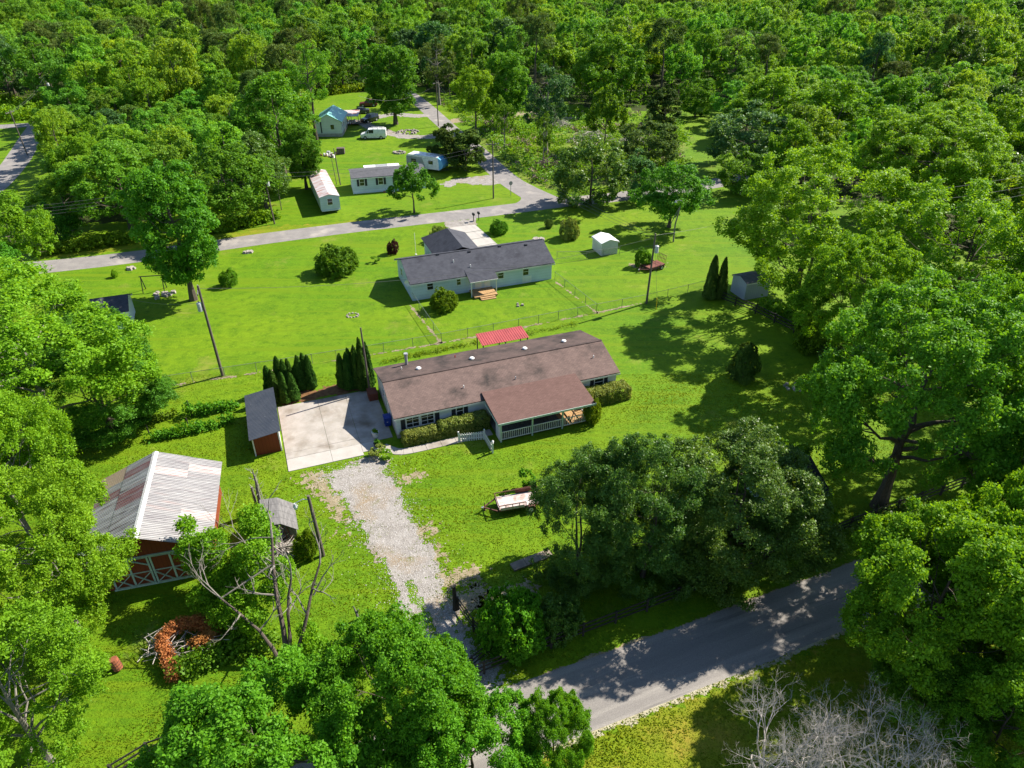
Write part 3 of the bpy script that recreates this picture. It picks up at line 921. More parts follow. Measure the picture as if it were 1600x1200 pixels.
def gable(par, L, W, h, rise, wall, roof, over=(0.3, 0.35), t=0.1, axis='x', roof2=None, ridge=0.5, fascia='white', z0=0.0):
    """walls and a two-slope roof; ridge along x (or y)"""
    oe, og = over
    m = MB()
    yr = W * ridge
    prof = [(0, z0), (W, z0), (W, h), (yr, h + rise), (0, h)]
    s0, s1 = rise / yr, rise / (W - yr)
    quads = []
    za, zb = h - s0 * oe + .02, h - s1 * oe + .02
    pk = h + rise + .02
    qa = [(-og, -oe, za), (L + og, -oe, za), (L + og, yr, pk), (-og, yr, pk)]
    qb = [(-og, yr, pk), (L + og, yr, pk), (L + og, W + oe, zb), (-og, W + oe, zb)]
    fa = [(-og - .02, -oe - .03, za - .16, L + og + .02, -oe - .003, za - .01), (-og - .02, W + oe + .003, zb - .16, L + og + .02, W + oe + .03, zb - .01)]
    if axis == 'x':
        m.prism_x(prof, 0, L)
    else:
        sw = lambda p: (p[1], p[0], p[2])
        m.prism([(y, z) for y, z in prof], 0, L)
        qa, qb = [sw(p) for p in qa], [sw(p) for p in qb]
        fa = [(a[1], a[0], a[2], a[4], a[3], a[5]) for a in fa]
    m.build('wall', wall, par)
    ra = MB().slab([Vector(p) + Vector((0, 0, t)) for p in qa], t).build('roof', roof, par)
    rb = MB().slab([Vector(p) + Vector((0, 0, t)) for p in qb], t).build('roof', roof2 or roof, par)
    for f in fa:
        MB().box(*f).build('fascia', fascia, par)
    return ra, rb

def ribbed(quad, nrib, h=0.03, w=0.05, t=0.02, along=(0, 3), mi=0, mb=None):
    """a metal sheet whose ribs run from edge q0-q1 to edge q3-q2"""
    m = mb or MB()
    q = [Vector(p) for p in quad]
    n = (q[1] - q[0]).cross(q[3] - q[0]).normalized()
    if n.z < 0:
        n = -n
    m.slab(quad, t)
    ex = (q[1] - q[0]).normalized()
    for i in range(nrib):
        f = (i + .5) / nrib
        a, b2 = q[0].lerp(q[1], f), q[3].lerp(q[2], f)
        vs = [a - ex * w / 2, a - ex * w / 4 + n * h, a + ex * w / 4 + n * h, a + ex * w / 2,
              b2 - ex * w / 2, b2 - ex * w / 4 + n * h, b2 + ex * w / 4 + n * h, b2 + ex * w / 2]
        m.add([p + n * .002 for p in vs], [(0, 1, 5, 4), (1, 2, 6, 5), (2, 3, 7, 6), (0, 3, 2, 1), (4, 5, 6, 7)])
    return m

# ---- brown roofed house
H0 = thing('house', 'long white-sided house with a stained brown shingle roof and a front porch', 'house', uv(8.55, 53.1), TH)
L, W, h, rise = 22.5, 8.8, 2.45, 1.25
ra, rb = gable(H0, L, W, h, rise, 'siding_white', 'brown_shingle', (0.3, 0.25), 0.1, 'x', 'brown_shingle_back', 0.47)
MB().box(-.26, W * .47 - .14, h + rise + .125, L + .26, W * .47 + .14, h + rise + .15).build('ridge_cap', 'brown_shingle_back', H0)
MB().box(-.015, -.015, 0, L + .015, W + .015, .42).build('skirting', 'block', H0)
def roof_z(y):
    yr = W * .47
    return (h + rise * y / yr if y < yr else h + rise * (W - y) / (W - yr)) + .12
for x in (3.7, 9.2, 14.9, 19.3):
    v = MB().cyl((x, 5.9, roof_z(5.9) - .1), .14, .26, 12)
    v.cyl((x, 5.9, roof_z(5.9) + .13), .27, .08, 14, .2)
    v.cyl((x, 5.9, roof_z(5.9) + .21), .2, .05, 14, .04)
    v.build('roof_vent', 'white', H0)
ch = MB().cyl((3.0, 8.2, roof_z(8.2) - .2), .15, 1.35, 12)
ch.cyl((3.0, 8.2, roof_z(8.2) + 1.15), .21, .16, 12)
cho = ch.build('chimney_pipe', 'galv', H0)
MB().cyl((3.0, 8.2, roof_z(8.2) - .1), .3, .14, 10, .17).build('flashing', 'rust', cho)
for (x, y, m) in ((2.2, 6.9, 'white'), (7.9, 7.5, 'red_lens'), (7.0, 1.6, 'white'), (20.9, 2.1, 'white'), (12.2, 1.4, 'galv')):
    MB().cyl((x, y, roof_z(y) - .1), .05, .38, 8).build('vent_pipe', m, H0)
window(H0, 'y0', 0.95, 1.0, 1.15, 1.2, 0, grid=(2, 3), shutters=False)
window(H0, 'y0', 2.35, 1.0, 1.15, 1.2, 0, grid=(2, 3), shutters=False)
for a in (.4, 3.65):
    MB().box(a, -.045, .9, a + .42, -.002, 2.3).build('shutter', 'shutter', H0)
window(H0, 'y0', 5.75, 1.15, .62, 1.05, 0, grid=(1, 2), shutters=True)
window(H0, 'y0', 20.1, 1.1, .95, 1.1, 0, grid=(1, 2), shutters=True)
window(H0, 'x0', 5.2, 1.2, .8, .9, 0, grid=(1, 2))
door(H0, 'x0', 3.1, .9, 0, 2.0, .35, 'white')
window(H0, 'x1', 3.0, 1.1, .9, 1.0, L, grid=(1, 2))
door(H0, 'y0', 12.0, .95, 0, 2.0, .3, 'white')
window(H0, 'y0', 13.8, 1.0, 1.2, 1.1, 0, grid=(2, 2))
window(H0, 'y0', 9.0, 1.0, 1.0, 1.1, 0, grid=(1, 2))
for a in (2.0, 9.0, 15.0):
    window(H0, 'y1', a, 1.1, 1.0, 1.1, W, grid=(1, 2))
MB().box(-.03, 4.4, .3, -.003, 4.62, 2.2).build('trim_board', 'sage', H0)
# porch
px0, px1, py0 = 8.65, 17.9, -3.95
MB().slab([(px0 - .25, py0 - .3, 2.37), (px1 + .25, py0 - .3, 2.37), (px1 + .25, .55, 2.86), (px0 - .25, .55, 2.86)], .1).build('porch_roof', 'porch_shingle', H0)
MB().box(px0 - .25, py0 - .345, 2.17, px1 + .25, py0 - .305, 2.37).box(px0 - .29, py0 - .3, 2.17, px0 - .255, -.3, 2.33).box(px1 + .255, py0 - .3, 2.17, px1 + .29, -.3, 2.33).build('porch_fascia', 'sage', H0)
for i in range(30):
    x = px0 + .05 + i * (px1 - px0 - .1) / 30
    MB().box(x + .006, py0 + .05, .2, x + (px1 - px0 - .1) / 30 - .006, -.02, .26).build('deck_board', 'deck_wood' if i > 20 else 'old_wood', H0)
for i, x in enumerate((px0 + .06, px0 + 3.15, px0 + 6.2, px1 - .18)):
    MB().box(x, py0, .0, x + .13, py0 + .13, 2.2).build('porch_post', 'sage', H0)
def rail_bay(x0, x1, y0, y1, z=.3, top=1.1, n=14, mat='white', par=None):
    p = Vector((x0, y0, 0))
    q = Vector((x1, y1, 0))
    m = MB().bar(p + Vector((0, 0, top)), q + Vector((0, 0, top)), .07, .06).bar(p + Vector((0, 0, z)), q + Vector((0, 0, z)), .05, .06)
    o = m.build('railing', mat, par)
    for i in range(n):
        r = p.lerp(q, (i + .5) / n)
        MB().box(r.x - .02, r.y - .02, z + .03, r.x + .02, r.y + .02, top - .03).build('baluster', mat, o)
for i, (a, c2, n) in enumerate(((px0 + .2, px0 + 3.13, 15), (px0 + 3.3, px0 + 6.18, 15), (px0 + 6.35, px1 - .2, 15))):
    rail_bay(a, c2, py0 + .06, py0 + .06, n=n, par=H0)
rail_bay(px1 - .1, px1 - .1, py0 + .2, -.6, n=12, par=H0)
MB().box(px0 + .02, py0 + .14, .1, px0 + .06, py0 + 1.2, 1.7).build('porch_screen', 'white', H0)
MB().bar((px1 - 1.9, py0 + .5, .3), (px1 - 1.0, py0 + 1.5, .9), .08).build('handrail', 'black', H0)

# ---- dark roofed red shed
S1 = thing('shed', 'narrow red board shed with a dark ribbed metal roof beside the concrete pad', 'shed', uv(-3.95, 55.0), TH)
MB().prism([(0, 0), (2.25, 0), (2.25, 2.25), (0, 1.95)], 0, 6.9).build('wall', 'red_board', S1)
MB().box(-.05, -.05, 0, .06, -.003, 1.96).box(2.19, -.05, 0, 2.3, -.003, 2.2).box(2.253, .02, 0, 2.3, 6.88, .12).build('corner_board', 'white', S1)
m = ribbed([(-.25, 7.25, 2.02), (-.25, -.35, 2.02), (2.5, -.35, 2.4), (2.5, 7.25, 2.4)], 36, .025, .07)
m.build('roof', 'rib_dark', S1)
MB().box(2.253, 1.2, .1, 2.28, 2.5, 1.95).build('door', 'white', S1)
MB().box(2.253, 4.0, .1, 2.28, 5.2, 1.95).build('door', 'red_board', S1)

# ---- barn
BT = R_(15.0)
BL = thing('barn', 'red barn with a patchy rusted tin roof and pale X-braced doors', 'barn', G(183, 922) - Vector((math.cos(BT), math.sin(BT), 0)) * 1.5, BT)
bw, bd, bh, br = 8.0, 9.0, 3.1, 1.75
MB().prism([(0, 0), (bw, 0), (bw, bh), (bw / 2, bh + br), (0, bh)], 0, bd).build('wall', 'red_board', BL)
rng = random.Random(4)
npan = 11
y0, y1 = -.45, bd + .4
for side in (0, 1):
    for i in range(npan):
        a, c2 = y0 + (y1 - y0) * i / npan + .006, y0 + (y1 - y0) * (i + 1) / npan - .006
        sl = br / (bw / 2)
        for k in (0, 1):
            f0, f1 = ((0, .52), (.5, 1))[k]
            X = lambda f: (bw / 2 + (bw / 2 + .6) * f) if side else (bw / 2 - (bw / 2 + .4) * f)
            Z = lambda f: bh + br + .06 - sl * (bw / 2 + (.6 if side else .4)) * f
            dz = .02 * (1 - k) + rng.uniform(0, .012)
            q = [(X(f0), a, Z(f0) + dz), (X(f0), c2, Z(f0) + dz), (X(f1), c2, Z(f1) + dz), (X(f1), a, Z(f1) + dz)]
            mat = 'rib_barn' if side else 'rib_barn_dark'
            r = rng.random()
            if side and (i, k) in ((8, 0), (9, 1), (3, 1)):
                mat = 'rib_barn_rust'
            if not side and (i, k) in ((5, 0), (6, 0), (9, 0), (7, 1)):
                mat = 'rib_barn_red'
            if not side and k == 1 and i in (9, 10):
                mat = 'rib_barn_tan'
            ribbed(q, 5, .035, .07, .015).build('roof_panel', mat, BL)
MB().slab([(bw / 2 - .22, y0, bh + br + .02), (bw / 2, y0, bh + br + .115), (bw / 2, y1, bh + br + .115), (bw / 2 - .22, y1, bh + br + .02)], .012).slab(
    [(bw / 2, y0, bh + br + .115), (bw / 2 + .22, y0, bh + br + .02), (bw / 2 + .22, y1, bh + br + .02), (bw / 2, y1, bh + br + .115)], .012).build('ridge_cap', 'white_roof', BL)
def xdoor(x0, x1, z0=.12, z1=2.75, y=-.06):
    o = MB().box(x0, y, z0, x1, -.005, z1).build('door', 'red_board', BL)
    t = .13
    yy = y - .03
    for (p, q) in (((x0 + t / 2, yy, z0), (x0 + t / 2, yy, z1)), ((x1 - t / 2, yy, z0), (x1 - t / 2, yy, z1)), (((x0 + x1) / 2, yy, z0 + t), ((x0 + x1) / 2, yy, z1 - t)),
                   ((x0, yy + .02, z0 + t / 2), (x1, yy + .02, z0 + t / 2)), ((x0, yy + .02, z1 - t / 2), (x1, yy + .02, z1 - t / 2)), ((x0, yy + .02, 1.35), (x1, yy + .02, 1.35))):
        MB().bar(p, q, t, .04).build('brace', 'sage', o)
    xm = (x0 + x1) / 2
    for (a, c2) in ((x0, xm), (xm, x1)):
        MB().bar((a + .1, yy - .045, z0 + .1), (c2 - .1, yy - .045, 1.3), .1, .035).build('brace', 'sage', o)
        MB().bar((a + .1, yy - .085, 1.3), (c2 - .1, yy - .085, z0 + .1), .1, .035).build('brace', 'sage', o)
    MB().bar((x1 - .1, yy - .045, z1 - .75), (xm + .15, yy - .045, z1 - .1), .1, .035).build('brace', 'sage', o)
xdoor(1.5, 4.2)
xdoor(4.27, 6.97)
MB().box(1.2, -.16, 2.78, 7.3, -.03, 2.86).build('door_track', 'sage', BL)
MB().box(-.04, -.04, .0, .1, -.002, bh - .02).box(bw - .1, -.04, 0, bw + .04, -.002, bh - .02).build('corner_board', 'sage', BL)
MB().box(1.4, -.13, 0, 7.1, -.045, .12).build('sill_board', 'sage', BL)

# ---- red roofed shelter
RP = thing('shelter', 'open post shelter with a bright red ribbed roof behind the brown-roofed house', 'shelter', uv(20.2, 63.1), TH)
ribbed([(0, 0, 2.2), (5.4, 0, 2.2), (5.4, 2.4, 2.42), (0, 2.4, 2.42)], 20, .03, .09).build('roof', 'rib_red', RP)
for x in (.15, 2.7, 5.25):
    for y, z in ((.15, 2.19), (2.25, 2.38)):
        MB().box(x - .05, y - .05, 0, x + .05, y + .05, z).build('post', 'pole_wood', RP)

# ---- old small shed by the snag
OS = thing('old_shed', 'tiny weathered grey barn-shaped shed with a rusty open front', 'shed', uv(-4.75, 42.8), TH)
OS.scale = (1.3, 1.12, 1.08)
prof = [(0, 0), (2.3, 0), (2.3, 1.25), (1.85, 1.95), (1.15, 2.3), (.45, 1.95), (0, 1.25)]
MB().prism([(0.06, 0), (2.44, 0), (2.44, 1.2), (1.68, 2.0), (.72, 2.15), (.06, 1.2)], .35, 2.5).build('wall', 'old_wood', OS)
for (p, q) in (((2.58, 1.13), (1.7, 2.06)), ((1.7, 2.06), (.7, 2.22)), ((.7, 2.22), (-.1, 1.06))):
    for k in range(4):
        a, c2 = .02 + k * .7 + .008, .02 + (k + 1) * .7 - .008
        MB().slab([(p[0], a, p[1]), (p[0], c2, p[1]), (q[0], c2, q[1]), (q[0], a, q[1])], .03).build('roof_panel', 'old_wood', OS)
MB().box(.0, .0, 0, .12, .1, 1.4).box(1.0, .0, 0, 1.1, .1, 2.2).build('front_post', 'white', OS)
for i in range(5):
    MB().bar((1.2 + i * .23, .3 - .02 * i, 0.02), (1.15 + i * .2, .28, 1.9 - i * .12), .05).build('rusty_bar', 'rust', OS)

# ---- grey roofed house
GH = thing('house', 'pale blue house with a dark grey shingle roof and a fenced back lawn', 'house', uv(16.75, 80.75), TH)
L2, W2, h2, r2 = 19.1, 8.0, 2.5, 1.55
gable(GH, L2, W2, h2, r2, 'siding_blue', 'grey_shingle', (0.4, 0.3), .1)
MB().box(-.28, W2 / 2 - .13, h2 + r2 + .125, L2 + .28, W2 / 2 + .13, h2 + r2 + .15).build('ridge_cap', 'grey_shingle', GH)
# front wing with a hipped far end
wx0, wx1, wy1, wh = 5.3, 11.2, 14.3, 1.85
xm = (wx0 + wx1) / 2
MB().box(wx0, W2 - .5, 0, wx1, wy1, h2 - .02).build('wing_wall', 'siding_blue', GH)
zr = h2 + wh
hip = wy1 - 2.2
e = .35
mbw = MB()
mbw.add([(wx0 - e, W2 - 1.0, h2 - .08), (wx0 - e, wy1 + e, h2 - .08), (xm, hip, zr), (xm, W2 / 2 + .6, zr)], [(0, 1, 2, 3)])
mbw.add([(wx1 + e, W2 - 1.0, h2 - .08), (wx1 + e, wy1 + e, h2 - .08), (xm, hip, zr), (xm, W2 / 2 + .6, zr)], [(0, 3, 2, 1)])
mbw.add([(wx0 - e, wy1 + e, h2 - .08), (wx1 + e, wy1 + e, h2 - .08), (xm, hip, zr)], [(0, 1, 2)])
mbw.build('wing_roof', 'grey_shingle', GH)
# back porch
MB().slab([(7.15, -1.75, 2.16), (10.9, -1.75, 2.16), (10.9, .6, 2.88), (7.15, .6, 2.88)], .09).build('porch_roof', 'grey_shingle', GH)
MB().box(7.15, -1.8, 2.0, 10.9, -1.755, 2.12).build('porch_fascia', 'white', GH)
for x in (7.3, 10.65):
    MB().box(x, -1.65, 0, x + .1, -1.55, 2.05).build('porch_post', 'white', GH)
for i in range(10):
    MB().box(7.5 + i * .31 + .005, -2.4, .1, 7.5 + (i + 1) * .31 - .005, -.02, .3).build('deck_board', 'deck_wood', GH)
for i in range(2):
    MB().box(8.2, -2.75 - i * .3, 0, 10.2, -2.42 - i * .3, .2 - i * .1).build('step', 'deck_wood', GH)
for (a, w_, z, hh) in ((2.0, .75, 1.2, .95), (5.9, .5, 1.25, .9), (11.5, .75, 1.25, .9), (15.0, .75, 1.15, 1.0)):
    window(GH, 'y0', a, z, w_, hh, 0, grid=(1, 2))
door(GH, 'y0', 8.3, .9, 0, 2.0, .3)
door(GH, 'y0', 9.6, .8, 0, 2.0, .3)
MB().box(14.9, -.03, .05, 16.2, -.003, 1.0).build('wall_panel', 'white', GH)
window(GH, 'x0', 5.0, 1.2, .9, 1.0, 0, grid=(1, 2))
for x, y in ((4.4, 5.0), (8.6, 4.7), (12.9, 4.9), (16.5, 4.5)):
    yy = y - 1.3
    MB().box(x, yy, h2 + r2 * yy / 4 + .05, x + .34, yy + .3, h2 + r2 * yy / 4 + .28).build('roof_vent', 'black', GH)
for x, y in ((6.2, 2.2), (8.1, 1.0)):
    MB().cyl((x, y, h2 + r2 * y / 4), .06, .45, 8).build('vent_pipe', 'white', GH)
d = MB()
for k in range(6):
    d.tube([(0, -.02 * k * k * .3 - .0, 0), (0, -.02 * (k + 1) ** 2 * .3, 0)], [.07 * k + .01, .07 * (k + 1)], 14, cap=False)
ds = d.build('satellite_dish', 'white', GH, (-.35, .25, 2.45), R_(-40))
MB().bar((0, 0, 0), (.1, .4, -.35), .04).build('dish_arm', 'galv', ds)

# ---- white metal garden shed
WS = thing('garden_shed', 'small white metal garden shed standing alone on the far lawn', 'shed', uv(45.7, 85.55), TH)
gable(WS, 3.0, 2.6, 1.85, .42, 'shed_metal', 'white_roof', (.12, .1), .05, 'y')
for a in (.62, 1.32):
    MB().box(a, -.03, .08, a + .66, -.003, 1.75).build('door', 'shed_metal', WS)

# ---- grey shed behind the rail fence
GS = thing('garden_shed', 'tall blue-grey metal shed half under trees behind the black rail fence', 'shed', uv(56.2, 66.2), TH)
gable(GS, 3.6, 2.9, 2.3, .45, 'grey_metal_wall', 'lgrey_shingle', (.1, .1), .05, 'x')

# ---- shed at the far left lawn
LS = thing('garden_shed', 'white shed with a dark blue roof at the left edge of the far lawn', 'shed', uv(-19.7, 85.3), TH)
gable(LS, 3.7, 4.6, 2.3, 1.0, 'siding_white', 'grey_shingle', (.2, .2), .08, 'x')

# ---- rust-streaked old trailer home
RT = thing('mobile_home', 'narrow old mobile home with a rust-streaked white roof on wheels', 'mobile home', G(503, 335), R_(20.5))
gable(RT, 15.5, 3.15, 2.75, .38, 'siding_teal', 'rust_roof', (.06, .06), .05, 'y', z0=.55)
window(RT, 'y0', 1.2, 1.45, .75, 1.0, 0, grid=(1, 2))
for a in (3.0, 8.0, 12.0):
    window(RT, 'x0', a, 1.5, .8, .9, 0, grid=(1, 2))
for yy in (1.0, 7.2):
    for x in (.35, 2.75):
        w0 = MB().tube([(x - .12, yy, .38), (x + .12, yy, .38)], .38, 14).build('wheel', 'tyre', RT)
        MB().tube([(x - .13, yy, .38), (x + .13, yy, .38)], .2, 12).build('rim', 'rim', w0)
MB().box(.1, -.09, .45, 3.05, -.003, .6).build('bumper', 'siding_white', RT)

# ---- grey-roofed mobile home
GM = thing('mobile_home', 'pale blue mobile home with a flat-pitched grey roof and dark shutters', 'mobile home', uv(17.2, 126.3), R_(15))
gable(GM, 13.0, 5.6, 2.75, .55, 'siding_teal', 'lgrey_shingle', (.2, .15), .08, z0=.0)
MB().box(-.02, -.02, 0, 13.02, 5.62, .55).build('skirting', 'siding_blue', GM)
window(GM, 'y0', 1.3, 1.35, .8, 1.15, 0, grid=(1, 2), shutters=True)
window(GM, 'y0', 4.6, 1.35, .8, 1.15, 0, grid=(1, 2), shutters=True)
window(GM, 'y0', 7.6, 1.35, .8, 1.15, 0, grid=(1, 2), shutters=True)
door(GM, 'y0', 9.6, .9, 0, 2.0, .55)
window(GM, 'x0', 2.2, 1.35, .8, 1.0, 0, grid=(1, 2))
AW = thing('awning', 'flat white awning with a dark middle behind the grey-roofed mobile home', 'awning', uv(20.6, 133.2), R_(15))
for i, mt in enumerate(('white_roof', 'camper_grey', 'white_roof')):
    MB().box(i * 2.2, 0, 2.35, i * 2.2 + 2.17, 1.6, 2.43).build('roof_panel', mt, AW)
for x in (.1, 6.4):
    for y in (.1, 1.45):
        MB().box(x - .05, y - .05, 0, x + .05, y + .05, 2.345).build('post', 'white', AW)

# ---- camper
def build_camper():
    t = thing('camper_trailer', 'white travel trailer with a light blue nose by the gravel drive', 'camper', G(688, 271), R_(-24))
    prof = [(-7.4, .55), (-.2, .55), (.45, 1.0), (.62, 1.6), (.2, 2.5), (-.6, 2.95), (-7.0, 2.95), (-7.4, 2.5)]
    MB().prism(prof, 0, 2.4).build('body', 'car_white', t)
    MB().prism([(-.25, .56), (.48, 1.0), (.65, 1.6), (.22, 2.52), (-.5, 2.9), (-.28, 1.9)], -.012, 2.412).build('nose_panel', 'camper_blue', t)
    MB().add([(-7.35, -.006, .7), (-3.2, -.006, .7), (-3.9, -.006, 2.6), (-7.35, -.006, 2.6)], [(0, 1, 2, 3)]).build('side_stripe', 'camper_grey', t)
    window(t, 'y0', -2.4, 1.6, .8, .5, 0, 'black')
    window(t, 'y0', -6.2, 1.6, .9, .5, -.008, 'black')
    MB().box(-3.4, .8, 2.95, -2.5, 1.6, 3.15).build('air_conditioner', 'white', t)
    for x in (-4.2, -3.3):
        for y in (.05, 2.15):
            w0 = MB().disc_x((x, y + .1, .36), .36, .2).build('wheel', 'tyre', t)
            MB().disc_x((x, y + .1, .36), .2, .22).build('rim', 'rim', w0)
    MB().bar((0, .6, .5), (1.3, 1.2, .5), .1).bar((0, 1.8, .5), (1.3, 1.2, .5), .1).build('hitch', 'black', t)
build_camper()

# ---- far house with teal roof
TF = thing('house', 'small white house with a teal metal roof beside the tall trees', 'house', G(496, 214), R_(4))
gable(TF, 9.5, 5.6, 3.3, 1.5, 'siding_white', 'rib_teal', (.35, .3), .08, 'y')
MB().box(-.02, -.02, 0, 5.62, 9.5, .7).build('foundation', 'block', TF)
window(TF, 'y0', 3.3, 1.7, .6, .8, 0, 'black')
MB().box(1.0, -.04, .8, 1.25, -.003, 3.2).build('downpipe', 'black', TF)
window(TF, 'x1', 3, 1.6, .8, .9, 5.6)
PC = thing('carport', 'red-topped lean-to packed with stored things beside the teal roof', 'carport', G(531, 197), R_(4))
ribbed([(0, 0, 2.3), (4.6, 0, 2.3), (4.6, 4.2, 2.75), (0, 4.2, 2.75)], 12, .03, .1).build('roof', 'rust_roof', PC)
MB().box(0, -.06, 2.12, 4.6, -.003, 2.3).build('fascia', 'sage', PC)
for x in (.1, 2.3, 4.5):
    for y in (.1, 4.0):
        MB().box(x - .06, y - .06, 0, x + .06, y + .06, 2.25).build('post', 'pole_wood', PC)
for i in range(6):
    MB().box(.1 + i * .74, .3, .35, .1 + i * .74 + .72, 4.1, .45).build('deck_board', 'old_wood', PC)
rng = random.Random(8)
def junk(name, label, cx, cy, a, c2, n, cat, group=None, hmax=.8, z=0):
    t = thing(name, label, cat, Vector((cx, cy, z)), 0, group)
    for i in range(n):
        x, y = rng.uniform(-a, a), rng.uniform(-c2, c2)
        s = rng.uniform(.2, .6)
        hh = rng.uniform(.15, hmax)
        m = MB()
        ang = rng.uniform(0, 3)
        ca, sa = math.cos(ang) * s, math.sin(ang) * s
        tp = rng.uniform(.6, 1)
        vs = [(x + ca, y + sa, 0), (x - sa, y + ca, 0), (x - ca, y - sa, 0), (x + sa, y - ca, 0)]
        vs += [(x + (v[0] - x) * tp, y + (v[1] - y) * tp, hh) for v in vs]
        m.add(vs, [(0, 3, 2, 1), (4, 5, 6, 7), (0, 1, 5, 4), (1, 2, 6, 5), (2, 3, 7, 6), (3, 0, 4, 7)])
        m.build(rng.choice(('box', 'crate', 'bundle')), rng.choice(('white', 'terracotta', 'junk', 'red_box', 'camper_grey', 'deck_wood', 'white')), t)
pc = G(531, 197)
junk('stored_goods', 'boxes and pale bundles heaped under the red-topped lean-to', pc.x + 2.3, pc.y + 1.6, 1.9, 1.2, 14, 'clutter', z=.45)
p = G(507, 243)
junk('junk_pile', 'heap of rusty and white scrap under the trees by the wood edge', p.x, p.y, 2.6, 1.8, 22, 'junk pile', hmax=.6)
p = G(633, 290)
junk('porch_clutter', 'clutter of planters and boards beside the grey-roofed mobile home', p.x + 2.6, p.y, 1.2, 1.0, 10, 'clutter', hmax=1.0)
p = G(605, 299)
junk('flower_bed', 'low reddish bed of pots against the pale blue mobile home', p.x, p.y - .3, 1.0, .3, 7, 'planter', hmax=.3)
BX = thing('crate', 'brown wooden crate standing on the lawn beside the two thin posts', 'crate', G(533, 240), .1)
for i in range(4):
    MB().box(-.8 + i * .4 + .01, -.6, .05, -.8 + (i + 1) * .4 - .01, .6, 1.2).build('plank', 'pole_wood', BX)

# ---- white roofed building far right
FR = thing('building', 'long white metal-roofed shed glimpsed far off among the right-hand woods', 'shed', G(1434, 160), R_(8))
gable(FR, 8.5, 5, 3.4, .9, 'siding_white', 'white_roof', (.3, .3), .08, 'x')
MB().box(3.0, -.04, .1, 5.4, -.004, 2.6).build('door', 'black', FR)

# ---- blue building under the big tree at the roadside
NB = thing('cottage', 'shaded white cottage with a dark roof half hidden behind the dark trees', 'house', uv(34.6, 31.4), TH)
gable(NB, 3.7, 5.2, 2.35, 1.35, 'siding_blue', 'old_shingle', (.3, .3), .1, 'x')
window(NB, 'x1', 2.4, 1.0, .9, 1.0, 3.7, grid=(1, 2))

# ================================================================== VEHICLES
def car(name, label, loc, rotz, st, paint, wheels, wr=.33, side=None, cat='car', lamp_z=.75):
    """st: stations (x, half width, bottom, belt, roof, roof half width); the nose is at +x"""
    t = thing(name, label, cat, loc, rotz)
    m = MB()
    for (x, w, zb, zl, zr, wr_) in st:
        m.v += [(x, -w, zb), (x, -w, zl), (x, -wr_, zr), (x, wr_, zr), (x, w, zl), (x, w, zb)]
    n = len(st)
    for i in range(n - 1):
        for k in range(6):
            k2 = (k + 1) % 6
            m.f.append((i * 6 + k, i * 6 + k2, (i + 1) * 6 + k2, (i + 1) * 6 + k))
            m.m.append(0)
    m.f += [(5, 4, 3, 2, 1, 0), tuple((n - 1) * 6 + k for k in range(6))]
    m.m += [0, 0]
    m.build('body', paint, t)
    def sec(i, f, s, o=.012):
        x, w, zb, zl, zr, w2 = st[i]
        return Vector((x, s * (w + (w2 - w) * f + o), zl + (zr - zl) * f))
    if side:
        for (i, j) in side:
            for s in (-1, 1):
                a, b2, c2, d2 = sec(i, .12, s), sec(j, .12, s), sec(j, .88, s), sec(i, .88, s)
                q = [a.lerp(b2, .05), a.lerp(b2, .95), d2.lerp(c2, .95), d2.lerp(c2, .05)]
                MB().slab(q, .006).build('side_window', 'glass', t)
    # windscreens: where the roof line climbs or falls
    for i in range(n - 1):
        a, b2 = st[i], st[i + 1]
        if abs(a[4] - b2[4]) > .3:
            lo, hi = (i, i + 1) if a[4] < b2[4] else (i + 1, i)
            q = []
            for (idx, f2) in ((lo, 0.08), (hi, .08)):
                pass
            A = Vector((st[lo][0], 0, st[lo][4]))
            B2 = Vector((st[hi][0], 0, st[hi][4]))
            nrm = Vector((-(B2.z - A.z), 0, B2.x - A.x)).normalized()
            if nrm.z < 0:
                nrm = -nrm
            p0, p1 = A.lerp(B2, .1) + nrm * .012, A.lerp(B2, .9) + nrm * .012
            w0, w1 = st[lo][5] * .9, st[hi][5] * .9
            MB().slab([p0 + Vector((0, -w0, 0)), p0 + Vector((0, w0, 0)), p1 + Vector((0, w1, 0)), p1 + Vector((0, -w1, 0))], .008).build('windscreen', 'glass', t)
    hw = max(s[1] for s in st)
    for x in wheels:
        for s in (-1, 1):
            w0 = MB().disc_x((x, s * (hw - .09), wr), wr, .22, 16).build('wheel', 'tyre', t)
            MB().disc_x((x, s * (hw - .09), wr), wr * .62, .235, 12).build('rim', 'galv', w0)
    nx, tx = st[-1][0], st[0][0]
    for s in (-1, 1):
        MB().box(nx - .08, s * hw * .72 - .14, lamp_z - .08, nx + .02, s * hw * .72 + .14, lamp_z + .08).build('headlight', 'lamp', t)
        MB().box(tx - .02, s * hw * .8 - .1, lamp_z, tx + .06, s * hw * .8 + .1, lamp_z + .25).build('tail_light', 'red_lens', t)
    MB().box(nx - .04, -hw * .9, .3, nx + .05, hw * .9, .5).build('bumper', 'black', t)
    MB().box(tx - .05, -hw * .9, .32, tx + .04, hw * .9, .52).build('bumper', 'black', t)
    return t
SEDAN = [(-2.3, .78, .35, .8, .95, .7), (-2.1, .86, .25, .9, 1.02, .74), (-1.5, .88, .22, .92, 1.06, .74), (-.8, .89, .22, .92, 1.42, .6), (.35, .89, .22, .92, 1.44, .6), (1.1, .88, .22, .9, .98, .74), (2.05, .84, .25, .78, .84, .7), (2.3, .74, .35, .65, .7, .6)]
